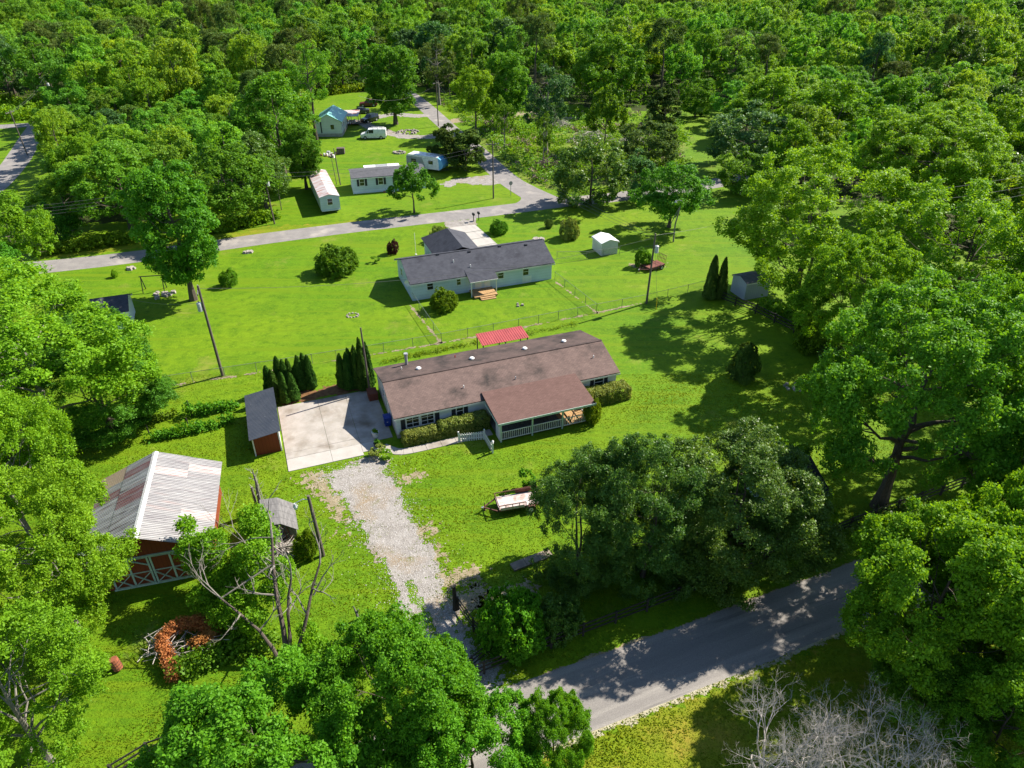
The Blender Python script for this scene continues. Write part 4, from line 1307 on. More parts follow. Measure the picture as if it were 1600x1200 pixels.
SUV = [(-2.3, .84, .4, 1.0, 1.15, .76), (-2.2, .9, .3, 1.05, 1.66, .7), (-1.2, .92, .28, 1.05, 1.74, .7), (.2, .92, .28, 1.03, 1.72, .7), (1.0, .91, .28, 1.0, 1.1, .78), (2.1, .87, .3, .92, .98, .74), (2.32, .76, .4, .75, .82, .64)]
VAN = [(-2.85, .96, .4, 1.15, 2.0, .84), (-2.75, .99, .32, 1.2, 2.1, .86), (-.2, 1.0, .3, 1.2, 2.12, .86), (1.0, 1.0, .3, 1.18, 2.08, .84), (1.75, .98, .3, 1.12, 1.3, .86), (2.6, .92, .34, 1.0, 1.08, .78), (2.8, .82, .45, .8, .88, .66)]
p = G(584, 216)
van = car('van', 'white cargo van with roof rack parked on the pale gravel loop', p, R_(184), VAN, 'car_white', (-1.75, 1.75), .37, ((2, 3), (3, 4)), 'van', .85)
m = MB()
for x in (-2.2, -1.2, -.2):
    m.bar((x, -.8, 2.25), (x, .8, 2.25), .05)
m.bar((-2.5, -.75, 2.29), (.4, -.75, 2.29), .05).bar((-2.5, .75, 2.29), (.4, .75, 2.29), .05).box(-2.2, -.7, 2.12, -2.14, -.64, 2.25).box(-.2, .64, 2.12, -.14, .7, 2.25)
m.build('roof_rack', 'white', van)
car('car', 'slate grey hatchback parked beside the red-topped lean-to', G(563, 177), R_(188), SEDAN, 'car_dark', (-1.4, 1.4), .33, ((3, 4),))
car('car', 'black sport utility car facing the camera on the gravel loop', G(578, 190), R_(232), SUV, 'car_black', (-1.4, 1.4), .37, ((2, 3),))
car('car', 'maroon sport utility car at the far end of the lawn', G(576, 166), R_(186), SUV, 'car_maroon', (-1.4, 1.4), .37, ((2, 3),))

def flat_trailer(name, label, loc, rotz, L, W, deck, rails, gate=False, board=True):
    t = thing(name, label, 'trailer', loc, rotz)
    z = .62
    fr = MB()
    for y in (-W / 2, W / 2):
        fr.bar((0, y, z - .1), (L, y, z - .1), .09, .14)
    for i in range(5):
        fr.bar((L * i / 4, -W / 2, z - .1), (L * i / 4, W / 2, z - .1), .07, .1)
    fr.bar((0, -W / 2, z - .16), (-1.15, 0, z - .16), .09, .1).bar((0, W / 2, z - .16), (-1.15, 0, z - .16), .09, .1)
    fr.build('frame', 'rust', t)
    nb = 6
    for i in range(nb):
        y0_, y1_ = -W / 2 + W * i / nb + .006, -W / 2 + W * (i + 1) / nb - .006
        MB().box(.02, y0_, z - .028, L - .02, y1_, z + .012 + .006 * (i % 2)).build('deck_board', deck, t)
    if rails:
        for s in (-1, 1):
            y = s * (W / 2 + .03)
            m = MB().bar((0, y, z + .42), (L * (1 if s > 0 else .62), y, z + .42), .06)
            for k in range(5):
                x = L * k / 4 * (1 if s > 0 else .62)
                m.bar((x, y, z - .05), (x, y, z + .4), .05)
            m.build('side_rail', 'rust', t)
        if board:
            MB().box(L * .48, W / 2 + .062, z + .02, L, W / 2 + .09, z + .5).build('side_board', 'rust_board', t)
            MB().box(.1, -W / 2 - .09, z - .05, L * .58, -W / 2 - .062, z + .2).build('side_board', 'pink_deck', t)
        m = MB().bar((-.02, -W / 2, z + .42), (-.02, W / 2, z + .42), .06)
        m.build('front_rail', 'rust', t)
    if gate:
        m = MB()
        for k in range(7):
            y = -W / 2 + W * k / 6
            m.bar((L, y, z), (L + .12, y, z + 1.15), .035)
        m.bar((L + .12, -W / 2, z + 1.15), (L + .12, W / 2, z + 1.15), .05).bar((L + .06, -W / 2, z + .6), (L + .06, W / 2, z + .6), .04)
        m.build('tailgate', 'rust', t)
    for s in (-1, 1):
        y = s * (W / 2 + .2)
        w0 = MB().disc_x((L * .72, y, .34), .34, .2, 18).build('wheel', 'tyre', t)
        MB().disc_x((L * .72, y, .34), .19, .215, 14).build('rim', 'rim', w0)
        MB().disc_x((L * .72, y, .34), .06, .23, 8).build('hub', 'rust', w0)
        f = MB()
        for k in range(6):
            a0, a1 = math.pi * k / 6, math.pi * (k + 1) / 6
            f.slab([(L * .72 + .43 * math.cos(a0), y - .13, .34 + .43 * math.sin(a0)), (L * .72 + .43 * math.cos(a0), y + .13, .34 + .43 * math.sin(a0)),
                    (L * .72 + .43 * math.cos(a1), y + .13, .34 + .43 * math.sin(a1)), (L * .72 + .43 * math.cos(a1), y - .13, .34 + .43 * math.sin(a1))], .015)
        f.build('fender', 'rust', t)
    MB().tube([(-1.0, .12, .1), (-1.0, .12, .85)], .035, 8).cyl((-1.0, .12, 0), .09, .1, 10).build('jack', 'rust', t)
    MB().box(-1.3, -.06, z - .22, -1.1, .06, z - .1).build('coupler', 'galv', t)
    return t
flat_trailer('flatbed_trailer', 'flatbed trailer with a worn pinkish deck and red-brown side board on the front lawn', (G(779, 797, .62) + G(774, 777, .62)) / 2 - Vector((0, 0, .62)), R_(14), 3.6, 1.55, 'pink_deck', True)
flat_trailer('utility_trailer', 'small rusty trailer with a raised mesh tailgate on the far lawn', G(1008, 423), R_(34), 2.9, 1.6, 'rust_board', False, True)

# ================================================================== POLES, WIRES, SIGNS
def pole(label, base, h, r=.14, lean=(0, 0), arm=None, can=False, group='wooden utility poles', steps=False):
    t = thing('utility_pole', label, 'utility pole', base, 0, group)
    lx, ly = lean
    MB().tube([(0, 0, 0), (lx * .5, ly * .5, h * .5), (lx, ly, h)], [r, r * .85, r * .7], 10).build('pole', 'pole_wood', t)
    if arm is not None:
        a = Vector((math.cos(arm), math.sin(arm), 0))
        c2 = Vector((lx, ly, h - .5))
        MB().bar(c2 - a * 1.1 + Vector((-a.y, a.x, 0)) * .12, c2 + a * 1.1 + Vector((-a.y, a.x, 0)) * .12, .1, .12).build('crossarm', 'pole_wood', t)
        for k in (-1, -.4, .5, 1):
            q = c2 + a * k + Vector((-a.y, a.x, 0)) * .12 + Vector((0, 0, .06))
            MB().cyl(q, .05, .16, 8, .03).build('insulator', 'galv', t)
    if can:
        f = Vector((lx * .8, ly * .8, h * .78)) + Vector((-.34, -.12, -.4)) if can < 0 else Vector((lx * .8 + .36, ly * .8 - .05, h * .74))
        o = MB().cyl(f, .24, .85, 14).cyl(f + Vector((0, 0, .85)), .24, .08, 14, .12).build('transformer', 'rim', t)
        MB().cyl(f + Vector((0, 0, .9)), .04, .2, 6).build('bushing', 'pole_wood', o)
    return base + Vector((lx, ly, h))
T1 = pole('tall wooden utility pole with a grey transformer beside the chain-link fence', G(348, 587), 10.4, .16, (-.15, 0), R_(110), -1)
T2 = pole('wooden utility pole with a white transformer near the black rail fence corner', G(1010, 474), 9.2, .14, (.15, 0), None, 1)
T3 = pole('wooden utility pole with a crossarm at the road junction', G(771, 310), 9.7, .14, (0, 0), R_(15), None)
T4 = pole('wooden utility pole with a grey transformer beside the rusty mobile home', G(429, 350), 8.3, .13, (-.25, 0), R_(110), 1)
T5 = pole('thin utility pole standing between the two arborvitae hedges and the house', G(578, 612), 7.4, .11, (-.1, 0), None)
T6 = pole('pole by the far bend of the side road', G(685, 197), 10.0, .13, (0, 0), R_(60), None)
T7 = pole('pole standing on the left road verge by the wood', G(43, 243), 9, .13, (-.3, 0), R_(80), None)
T8 = pole('pole with a white transformer beyond the left crossroads', G(92, 186), 10, .14, (-.2, 0), R_(40), 1)
T9 = pole('taller of two thin posts on the lawn behind the rusty mobile home', G(532, 289), 6.6, .11, (-.35, 0))
T10 = pole('shorter of two thin posts on the lawn behind the rusty mobile home', G(526, 288), 4.6, .07, (-.3, 0))
T11 = pole('pole seen against the dark wood beyond the dead tree', G(703, 154), 9.5, .13)
T12 = pole('thin post at the wood edge left of the rusty mobile home', G(440, 328), 3.6, .07)
def wire(label, a, b2, sag, n=14, r=.016, group='overhead power lines'):
    pts = []
    for i in range(n + 1):
        t = i / n
        p = Vector(a).lerp(Vector(b2), t)
        p.z -= sag * 4 * t * (1 - t)
        pts.append(p)
    o = Vector(a)
    MB().tube([p - o for p in pts], r, 4).build('power_line', 'wire', None, o, label=label, cat='power line', group=group)
for k, dz in enumerate((0, -.5, -1.0)):
    wire('dark cable from the junction pole to the pole at the rail fence corner', T3 + Vector((.2 * k, 0, dz - .4)), T2 + Vector((.1 * k, 0, dz * .6 - .1)), 1.0 + .2 * k, group='cables over the far lawn')
wire('cable from the tall left pole past the blue house to the fence corner pole', T1 - Vector((0, 0, .3)), T2 - Vector((0, 0, .5)), 1.7)
wire('cable from the tall left pole to the white shed with a dark blue roof', T1 - Vector((0, 0, 1.8)), uv(-16.1, 87.0, 3.2), .5)
wire('cable from the fence corner pole to the blue house porch roof', T2 - Vector((0, 0, 1.4)), uv(24.6, 81.0, 3.2), .9)
wire('cable from the fence corner pole towards the right-hand trees', T2 - Vector((0, 0, .2)), G(1290, 300, 9), .8)
for k in range(4):
    wire('one of the pale cables crossing before the left wood', G(-330, 352, 9) + Vector((0, k * .5, -.55 * k)), T4 + Vector((0, 0, -.3 - .5 * k)), 1.0, group='cables before the left wood')
for k in range(2):
    wire('one of the cables between the mobile home pole and the junction pole', T4 + Vector((0, 0, -.2 - .6 * k)), T3 + Vector((0, 0, -.3 - .6 * k)), 1.2, group='cables over the mobile homes')
    wire('one of the cables running up the side road', T3 + Vector((.5 * k, 0, -.3)), T6 + Vector((.5 * k, 0, -.3)), 1.3, group='cables up the side road')
    wire('one of the cables over the left road', T7 + Vector((.6 * k, 0, -.3)), T8 + Vector((.6 * k, 0, -.3)), .8, group='cables over the left road')
wire('curved cable strung before the dark far wood', T6 - Vector((0, 0, .8)), G(560, 150, 9), 2.0)
for k, (ya, yb) in enumerate(((296, 268), (312, 286), (330, 296))):
    wire('one of the cables through the right-hand trees', G(1425, ya + 4, 13), G(1660, yb - 6, 13), .3, group='cables at the right edge')

LP = thing('yard_light', 'leaning grey pole with a hooded yard light by the small tree', 'yard light', G(1052, 378))
MB().tube([(0, 0, 0), (-.05, 0, 2.8), (.5, -.1, 6.4)], [.12, .11, .09], 8).build('pole', 'bark_pale', LP)
MB().tube([(.5, -.1, 6.3), (.1, -.2, 6.5), (-.4, -.3, 6.4)], .04, 6).build('arm', 'galv', LP)
MB().cyl((-.45, -.3, 6.2), .2, .22, 10, .1).build('lamp_hood', 'galv', LP)
MB().tube([(.35, 0, 5.6), (-.75, .1, 2.6)], .05, 6).build('brace', 'bark_pale', LP)
YP = thing('yard_light', 'dark wooden post with a white lamp on an arm beside the gravel driveway', 'yard light', G(505, 868))
MB().tube([(0, 0, 0), (-.1, 0, 3), (-.25, .1, 5.9)], [.16, .14, .11], 10).build('post', 'pole_wood', YP)
MB().tube([(-.25, .05, 5.55), (-.6, -.1, 5.75), (-1.1, -.3, 5.55)], .035, 6).build('arm', 'galv', YP)
lo = MB().cyl((-1.15, -.32, 5.25), .18, .28, 12, .08).build('lamp_hood', 'rim', YP)
MB().cyl((-1.15, -.32, 5.05), .13, .2, 12, .16).build('lens', 'lamp', lo)
SG = thing('stop_sign', 'stop sign seen from behind at the road junction', 'sign', G(798, 306))
MB().bar((0, 0, 0), (0, 0, 2.1), .07).build('post', 'galv', SG)
oc = [(.38 * math.cos(R_(22.5 + 45 * k)), 2.25 + .38 * math.sin(R_(22.5 + 45 * k))) for k in range(8)]
MB().prism(oc, -.05, -.03).build('sign_plate', 'stop_back', SG, rotz=0)
SG.rotation_euler.z = R_(30)
SN = thing('road_sign', 'small sign on a thin post by the far bend of the side road', 'sign', G(649, 168))
MB().bar((0, 0, 0), (0, 0, 2.0), .06).build('post', 'galv', SN)
MB().box(-.3, -.05, 1.6, .3, -.032, 2.2).build('sign_plate', 'stop_back', SN)
for (px, py, lb) in ((740, 346, 'dark mailbox nearer the drive apron, left of a pair'), (748, 344, 'dark mailbox right of a pair at the drive apron')):
    mb_ = thing('mailbox', lb, 'mailbox', G(px, py), TH, 'mailboxes by the far drive')
    MB().box(-.05, -.05, 0, .05, .05, 1.05).build('post', 'black', mb_)
    pr_ = [(-.16, 1.052), (.16, 1.052), (.16, 1.25), (.1, 1.36), (0, 1.4), (-.1, 1.36), (-.16, 1.25)]
    MB().prism(pr_, -.28, .28).build('box', 'black', mb_)
    MB().box(.162, -.02, 1.2, .175, .03, 1.45).build('flag', 'red_lens', mb_)
YG = thing('wire_guard', 'bright yellow guy wire guard beside the utility pole', 'guy wire', G(1025, 484))
MB().tube([(0, 0, 0), (-.05, -.02, 1.6)], .05, 8).build('guard', 'yellow', YG)
MB().tube([(-.05, -.02, 1.6), (T2 - YG.location) - Vector((0, 0, 1.0))], .012, 4).build('guy_wire', 'wire', YG)

# ================================================================== FENCES
def chainlink(label, pts, h=1.15, step=2.9, gate=False):
    t = thing('chain_link_fence', label, 'fence', pts[0], 0)
    o = pts[0]
    net = MB()
    for a, b2 in zip(pts[:-1], pts[1:]):
        a, b2 = a - o, b2 - o
        Ln = (b2 - a).length
        n = max(1, round(Ln / step))
        MB().tube([a + Vector((0, 0, h)), b2 + Vector((0, 0, h))], .022, 6).build('top_rail', 'fence_metal', t)
        for i in range(n + (1 if b2 == pts[-1] - o else 0)):
            p = a.lerp(b2, i / n)
            MB().tube([p, p + Vector((0, 0, h + .06))], .032, 6).build('post', 'fence_metal', t)
        k = int(Ln / .16)
        d = (b2 - a) / k
        up = 7
        for i in range(-up, k):
            p0, p1 = i, i + up
            for s in (0, 1):
                q0 = a + d * max(p0, 0)
                q1 = a + d * min(p1, k)
                z0 = h * (max(p0, 0) - p0) / up
                z1 = h * (min(p1, k) - p0) / up
                if s:
                    z0, z1 = h - z0, h - z1
                w = Vector((0, 0, .005))
                A2, B3 = q0 + Vector((0, 0, z0)), q1 + Vector((0, 0, z1))
                net.add([A2 - w, B3 - w, B3 + w, A2 + w], [(0, 1, 2, 3)])
    o2 = net.build('wire_mesh', 'fence_metal', t)
    o2['kind'] = 'stuff'
    return t
chainlink('long chain-link fence between the far lawn and the brown-roofed house', [G(160, 624), G(250, 604), G(450, 574), G(600, 550), G(690, 535)])
chainlink('chain-link fence along the bottom of the blue house back lawn', [G(690, 535), G(810, 512), G(932, 488)])
chainlink('chain-link fence from the blue house corner to the left yard corner', [G(645, 470), G(690, 535)])
chainlink('chain-link fence from the blue house to the right yard corner', [G(867, 437), G(932, 488)])
chainlink('chain-link fence running right from the yard corner to the arborvitae pair', [G(932, 488), G(1010, 473), G(1105, 450)])
chainlink('short chain-link fence between the blue house and the white garden shed', [G(870, 405), G(916, 405), G(968, 398)])

def railfence(label, pts, h=1.25, step=2.5, rails=(.35, .75, 1.15), gap=None):
    o = pts[0]
    t = thing('rail_fence', label, 'fence', o, 0)
    rng = random.Random(len(label))
    for a, b2 in zip(pts[:-1], pts[1:]):
        a, b2 = a - o, b2 - o
        n = max(1, round((b2 - a).length / step))
        for i in range(n + 1):
            p = a.lerp(b2, i / n)
            if i < n or (b2 + o) == pts[-1]:
                MB().box(p.x - .07, p.y - .07, 0, p.x + .07, p.y + .07, h + rng.uniform(-.05, .08)).build('post', 'rail_wood', t)
            if i < n:
                q = a.lerp(b2, (i + 1) / n)
                for z in rails:
                    MB().bar(p + Vector((0, 0, z + rng.uniform(-.03, .03))), q + Vector((0, 0, z + rng.uniform(-.03, .03))), .04, .12).build('rail', 'rail_wood', t)
    return t
railfence('dark rail fence curving from the tall gate post down to the road', [G(716, 952), G(740, 986), G(772, 1016)])
railfence('long dark rail fence under the trees along the near road', [G(772, 1016), nr(6.5, 26.6), nr(16, 26.9), nr(26, 27.2), nr(40, 28.0), nr(60, 28.5)])
railfence('dark rail fence along the shaded right side of the lawn', [G(1118, 466), G(1180, 490), G(1240, 520), G(1310, 552), G(1360, 580)])
MB().tube([(0, 0, 0), (.02, 0, 1.2), (0, .03, 2.3)], [.17, .15, .13], 9).build('gate_post', 'rail_wood', None, G(711, 952), label='tall black gate post at the end of the driveway fence', cat='post')
railfence('short dark fence at the bottom edge of the picture', [G(180, 1215), G(235, 1180), G(290, 1160)], step=1.8)

PF = thing('picket_fence', 'white picket fence with a turned corner before the porch', 'fence', uv(0, 0), TH)
def pickets(a, b2, n, h=.95):
    a, b2 = Vector((*a, 0)), Vector((*b2, 0))
    for z in (.25, .7):
        MB().bar(a + Vector((0, 0, z)), b2 + Vector((0, 0, z)), .05, .08).build('rail', 'white', PF)
    d = (b2 - a).normalized()
    nn = Vector((-d.y, d.x, 0)) * .04
    for i in range(n):
        p = a.lerp(b2, (i + .5) / n) - nn
        w = d * .06
        t2 = nn * .3
        vs = [p - w, p + w, p + w + Vector((0, 0, h - .08)), p + Vector((0, 0, h)), p - w + Vector((0, 0, h - .08))]
        MB().add([v - t2 for v in vs] + [v + t2 for v in vs], [(0, 1, 2, 3, 4), (9, 8, 7, 6, 5), (0, 5, 6, 1), (1, 6, 7, 2), (2, 7, 8, 3), (3, 8, 9, 4), (4, 9, 5, 0)]).build('picket', 'white', PF)
pa, pb_, pc_ = to_uv(G(717, 690)), to_uv(G(757, 686)), to_uv(G(770, 708))
pickets(pa, pb_, 11)
pickets(pb_, pc_, 9)
for q in (pa, pb_, pc_):
    MB().box(q[0] - .06, q[1] - .06, 0, q[0] + .06, q[1] + .06, 1.12).build('post', 'white', PF)
LT = thing('garden_lantern', 'small white lantern on the end post of the picket fence', 'lantern', Vector((*uv(*pc_)[:2], 1.122)))
MB().box(-.09, -.09, 0, .09, .09, .06).cyl((0, 0, .06), .07, .16, 8).cyl((0, 0, .22), .12, .1, 8, .02).build('lantern_body', 'white', LT)

# ================================================================== YARD THINGS
BN = thing('wheelie_bin', 'blue plastic bin standing against the shaded house end', 'bin', G(606, 664), TH)
MB().add([(-.27, -.3, .08), (.27, -.3, .08), (.27, .3, .08), (-.27, .3, .08), (-.33, -.38, 1.0), (.33, -.38, 1.0), (.33, .38, 1.0), (-.33, .38, 1.0)],
         [(0, 3, 2, 1), (4, 5, 6, 7), (0, 1, 5, 4), (1, 2, 6, 5), (2, 3, 7, 6), (3, 0, 4, 7)]).build('body', 'bin_blue', BN)
MB().prism_x([(-.42, 1.0), (.4, 1.0), (.4, 1.06), (0, 1.12), (-.42, 1.05)], -.35, .35).build('lid', 'bin_blue', BN)
for x in (-.26, .26):
    MB().tube([(x - .03, .3, .12), (x + .03, .3, .12)], .12, 10).build('wheel', 'tyre', BN)
MB().box(-.12, -.345, .55, .02, -.335, .68).build('sticker', 'white', BN)
RB = thing('wooden_box', 'dark red-brown wooden bench box against the house end', 'box', uv(7.7, 60.6, 0.06), TH)
MB().box(-.45, -.6, 0, .45, .6, .75).build('body', 'red_box', RB)
MB().box(-.48, -.63, .752, .48, .63, .81).build('lid', 'red_box', RB)
def pot(label, loc, r, h, mat, plantkey=None):
    t = thing('planter', label, 'planter', loc, 0)
    MB().cyl((0, 0, 0), r * .75, h, 14, r).build('pot', mat, t)
    MB().cyl((0, 0, h), r * 1.06, .06, 14, r * 1.06).build('rim', mat, t)
    return t
P1 = pot('round white planter with green growth on the shaded concrete', G(587, 682, .05), .33, .5, 'white')
P2 = pot('round black planter in the small bed beside the white planter', G(590, 698), .33, .4, 'black')
BR2 = thing('barrel', 'rusty red barrel lying tilted on bare ground below the left tree', 'barrel', G(186, 1046))
m = MB().tube([(0, 0, .1), (-.1, .05, .5), (-.2, .1, .9)], [.29, .3, .29], 14)
m.build('drum', 'terracotta', BR2)
for t_ in (.25, .5, .75):
    MB().tube([(-.2 * t_ - .0, .1 * t_, .1 + .8 * t_ - .02), (-.2 * t_ - .005, .1 * t_ + .002, .1 + .8 * t_ + .02)], .315, 14).build('hoop', 'rust', BR2)
def stones(label, loc, n, r, ring=True, s=.16, name='stone_ring', cat='fire ring', seed=3):
    t = thing(name, label, cat, loc)
    rng = random.Random(seed)
    for i in range(n):
        a = 6.283 * i / n
        rr = r if ring else r * rng.random() ** .5
        c2 = Vector((rr * math.cos(a), rr * .8 * math.sin(a), s * .35))
        m = MB()
        k = s * rng.uniform(.7, 1.3)
        pts = [(-1, -1, -.6), (1, -.9, -.6), (.9, 1, -.6), (-1, .8, -.6), (-.7, -.6, .6), (.6, -.7, .7), (.7, .6, .55), (-.6, .7, .65)]
        ca, sa = math.cos(a * 3), math.sin(a * 3)
        m.add([c2 + Vector(((x * ca - y * sa) * k, (x * sa + y * ca) * k, z * k)) for x, y, z in pts], [(0, 3, 2, 1), (4, 5, 6, 7), (0, 1, 5, 4), (1, 2, 6, 5), (2, 3, 7, 6), (3, 0, 4, 7)])
        m.build('stone', 'stone', t)
    return t
stones('low stone fire ring on the far lawn left of the blue house', G(551, 493), 11, .7, s=.13)
stones('scatter of pale stones on the lawn before the three dark conifers', G(1240, 606), 12, 1.0, False, .17, 'stone_heap', 'stones', 5)
stones('grey stone planter heap behind the blue house roof', G(842, 376), 14, .85, False, .38, 'stone_heap', 'stones', 7)
stones('stone-ringed fire pit on the lawn behind the grey-roofed mobile home', G(624, 239), 12, 1.1, s=.3, seed=9)
stones('pale stones round a drain in the roadside ditch', G(388, 395), 7, .55, False, .28, 'stone_heap', 'stones', 11)
stones('stones heaped under the tree near the white shed', G(256, 461), 10, 1.5, False, .3, 'stone_heap', 'stones', 13)
stones('lone pale rocks on the lawn by the left end of the road', G(205, 420), 4, .4, False, .35, 'stone_heap', 'stones', 15)
stones('two small rocks on the back lawn of the blue house', G(812, 477), 3, .5, False, .17, 'stone_heap', 'stones', 17)
stones('curved grey stone bed beside the tall tree on the loop', G(636, 206), 18, 3.0, False, .32, 'stone_bed', 'stone bed', 19)
CS = thing('concrete_slab', 'narrow weathered concrete slab reaching under the dark trees', 'slab', G(800, 888), R_(27))
for i in range(3):
    MB().box(i * 1.1 + .01, -.38, 0, (i + 1) * 1.1 - .01, .38, .14 + .01 * (i % 2)).build('slab_piece', 'tan_block', CS)
SW = thing('swing_frame', 'plain dark wooden swing frame on the lawn near the white shed', 'swing', G(226, 455), R_(10))
for x in (0, 2.6):
    MB().bar((x, -.7, 0), (x, 0, 2.0), .09).bar((x, .7, 0), (x, 0, 2.0), .09).build('frame_leg', 'black', SW)
MB().bar((-.2, 0, 2.05), (2.8, 0, 2.05), .09).build('beam', 'black', SW)
FP = thing('flag_stake', 'thin white stake on the lawn left of the grey wing roof', 'stake', G(650, 398))
MB().tube([(0, 0, 0), (0, 0, 3.3)], .03, 5).build('stake', 'white', FP)
MB().cyl((0, 0, 0), .14, .1, 10).build('base', 'white', FP)
PB = thing('log_pole', 'forked grey broken stake standing beside the driveway below the lawn', 'stump', G(560, 968))
MB().tube([(0, 0, 0), (-.05, 0, .6), (-.2, .05, 1.3)], [.11, .09, .03], 7).tube([(-.05, 0, .5), (.1, .05, 1.0)], [.07, .03], 6).build('stake', 'old_wood', PB)
for i, (px, py, hh, lb) in enumerate(((300, 690 - 40, 1.8, 'rear left vine post, taller of the far row'), (297, 672, 1.4, 'post at the middle of the nearer vine row'), (238, 655, 1.8, 'leaning post at the left end of the far vine row'), (233, 677, 1.0, 'short post at the left end of the nearer vine row'))):
    t = thing('vine_post', lb, 'post', G(px, py), 0, 'posts of the vine rows')
    MB().tube([(0, 0, 0), (-.06, .02, hh)], [.07, .055], 7).build('post', 'rail_wood', t)

# ================================================================== PLANTS
# --- tree shapes (meshes shared by their copies)
proto('maple', 11, 13, 6.0, 'maple', 38, 5400, 26, .185, .44, lobe_r=(.2, .36), low=-.6, limbs=14, tuft=17)
proto('silver', 12, 16, 6.2, 'bright', 46, 5300, 24, .18, .46, bark='bark_pale', lobe_r=(.16, .3), low=-.7, spread=.82, limbs=18, tw=2, flat=.7, shell=(.5, 1.15), r0=.32, tuft=15)
proto('darkoak', 13, 13, 5.0, 'dark', 70, 6200, 22, .15, .38, lobe_r=(.12, .26), low=-.95, zc=.5, hz=.56, limbs=14, stems=2, shell=(.5, 1.3), fork=.1, spread=.92, cone=.15, tuft=11)
proto('bigright', 14, 19, 8.0, 'mid', 50, 4600, 26, .23, .54, lobe_r=(.15, .28), low=-.6, zc=.6, hz=.4, limbs=18, tw=2, r0=.5, spread=.84, shell=(.5, 1.14), tuft=16)
proto('limeup', 15, 19, 7.5, 'lime', 50, 4000, 24, .23, .54, lobe_r=(.14, .26), low=-.8, zc=.55, hz=.48, limbs=22, tw=2, stems=3, spread=.84, shell=(.5, 1.15), flat=.75, fork=.15, tuft=15)
proto('oak', 21, 14, 5.5, 'mid', 30, 1500, 20, .3, .6, lobe_r=(.2, .36), low=-.75, zc=.56, hz=.46)
proto('oak_b', 22, 15, 5.5, 'mid', 32, 1500, 20, .3, .58, lobe_r=(.18, .34), low=-.85, zc=.54, hz=.48)
proto('tall', 23, 20, 4.6, 'mid', 46, 2600, 20, .3, .56, tuft=9, inner=.3, lobe_r=(.22, .4), low=-.95, zc=.53, hz=.48, cone=.12, fork=.1, spread=.7)
proto('open', 24, 18, 4.6, 'mid', 26, 650, 16, .34, .55, bark='bark_pale', lobe_r=(.2, .32), low=-.8, zc=.6, hz=.4, tw=2, limbs=18, shell=(.4, 1.15))
proto('lollipop', 25, 14, 4.4, 'lime', 28, 1300, 18, .3, .55, lobe_r=(.24, .38), low=-.7, zc=.62, hz=.4)
proto('small', 26, 8, 3.4, 'mid', 22, 650, 18, .3, .45, lobe_r=(.26, .4), low=-.6, zc=.58, hz=.42)
proto('low', 27, 11, 5.0, 'dark', 26, 950, 20, .34, .6, lobe_r=(.26, .4), low=-.9, zc=.5, hz=.5, fork=.1)
proto('cedar', 28, 9, 2.7, 'cedar', 24, 700, 20, .34, .42, lobe_r=(.3, .48), low=-.95, zc=.52, hz=.5, cone=.45, fork=.08)
proto('pine', 29, 20, 4.5, 'pine', 30, 620, 18, .42, .6, lobe_r=(.16, .3), low=-.6, zc=.66, hz=.33, shell=(.3, 1.1), wr=.3, limbs=18, flat=.4)
proto('bush', 31, 3.0, 2.6, 'bush', 34, 1300, 16, .2, .26, lobe_r=(.3, .46), low=-.55, zc=.42, hz=.58, spread=.62, limbs=8, r0=.08, fork=.05, shell=(.85, 1.05), inner=.3, tuft=5)
proto('bush_b', 32, 3.0, 2.2, 'bush', 28, 900, 16, .2, .26, inner=.3, tuft=5, lobe_r=(.28, .46), low=-.6, zc=.46, hz=.54, spread=.66, limbs=8, r0=.08, fork=.05)
proto('sapling', 33, 2.4, 1.0, 'bush', 12, 130, 14, .2, .2, lobe_r=(.28, .44), low=-.7, zc=.6, hz=.4, limbs=6, r0=.04)
def column_proto(key, seed, H, R, mat, n, L, power=.75, base=.1, wob=.16):
    rg = np.random.default_rng(seed)
    z = rg.uniform(0, 1, n * 2)
    pr_ = np.clip(1 - z, 0, 1) ** power * np.clip(z * 9 + .55, 0, 1)
    keep = rg.uniform(0, 1, n * 2) < pr_ + .12
    z, pr_ = z[keep][:n], pr_[keep][:n]
    a_ = rg.uniform(0, 2 * math.pi, len(z))
    nz = np.array([mnoise.noise((math.cos(t) * 1.6, math.sin(t) * 1.6, q * H * 1.1 + seed)) for t, q in zip(a_, z)])
    r = R * pr_ * (1 + wob * nz * 2) * rg.uniform(.82, 1.04, len(z))
    d = np.stack([np.cos(a_), np.sin(a_), np.full(len(z), .25)], 1)
    P = np.stack([np.cos(a_) * r, np.sin(a_) * r, base + z * (H - base)], 1)
    N = unit(d + rg.normal(0, .45, P.shape))
    T = unit(np.array([0, 0, 1.0]) + d * .4 + rg.normal(0, .35, P.shape))
    s_ = rg.uniform(.7, 1.3, len(z))
    t = np.clip(.5 + .5 * nz + rg.normal(0, .2, len(z)), 0, 1)
    cm = leaf_mesh('column_foliage', P, N, T, L * s_, L * .55 * s_, t, LF[mat])
    tm = MB().tube([(0, 0, 0), (0, 0, H * .8)], [R * .1, R * .04], 6).mesh('stem', 'bark')
    PROTO[key] = (tm, cm, H, R, .5)
column_proto('arbor', 34, 5.0, .95, 'arbor', 4600, .22, .5)
column_proto('conifer', 36, 3.4, 1.5, 'cedar', 4200, .26, .38, .1, .28)
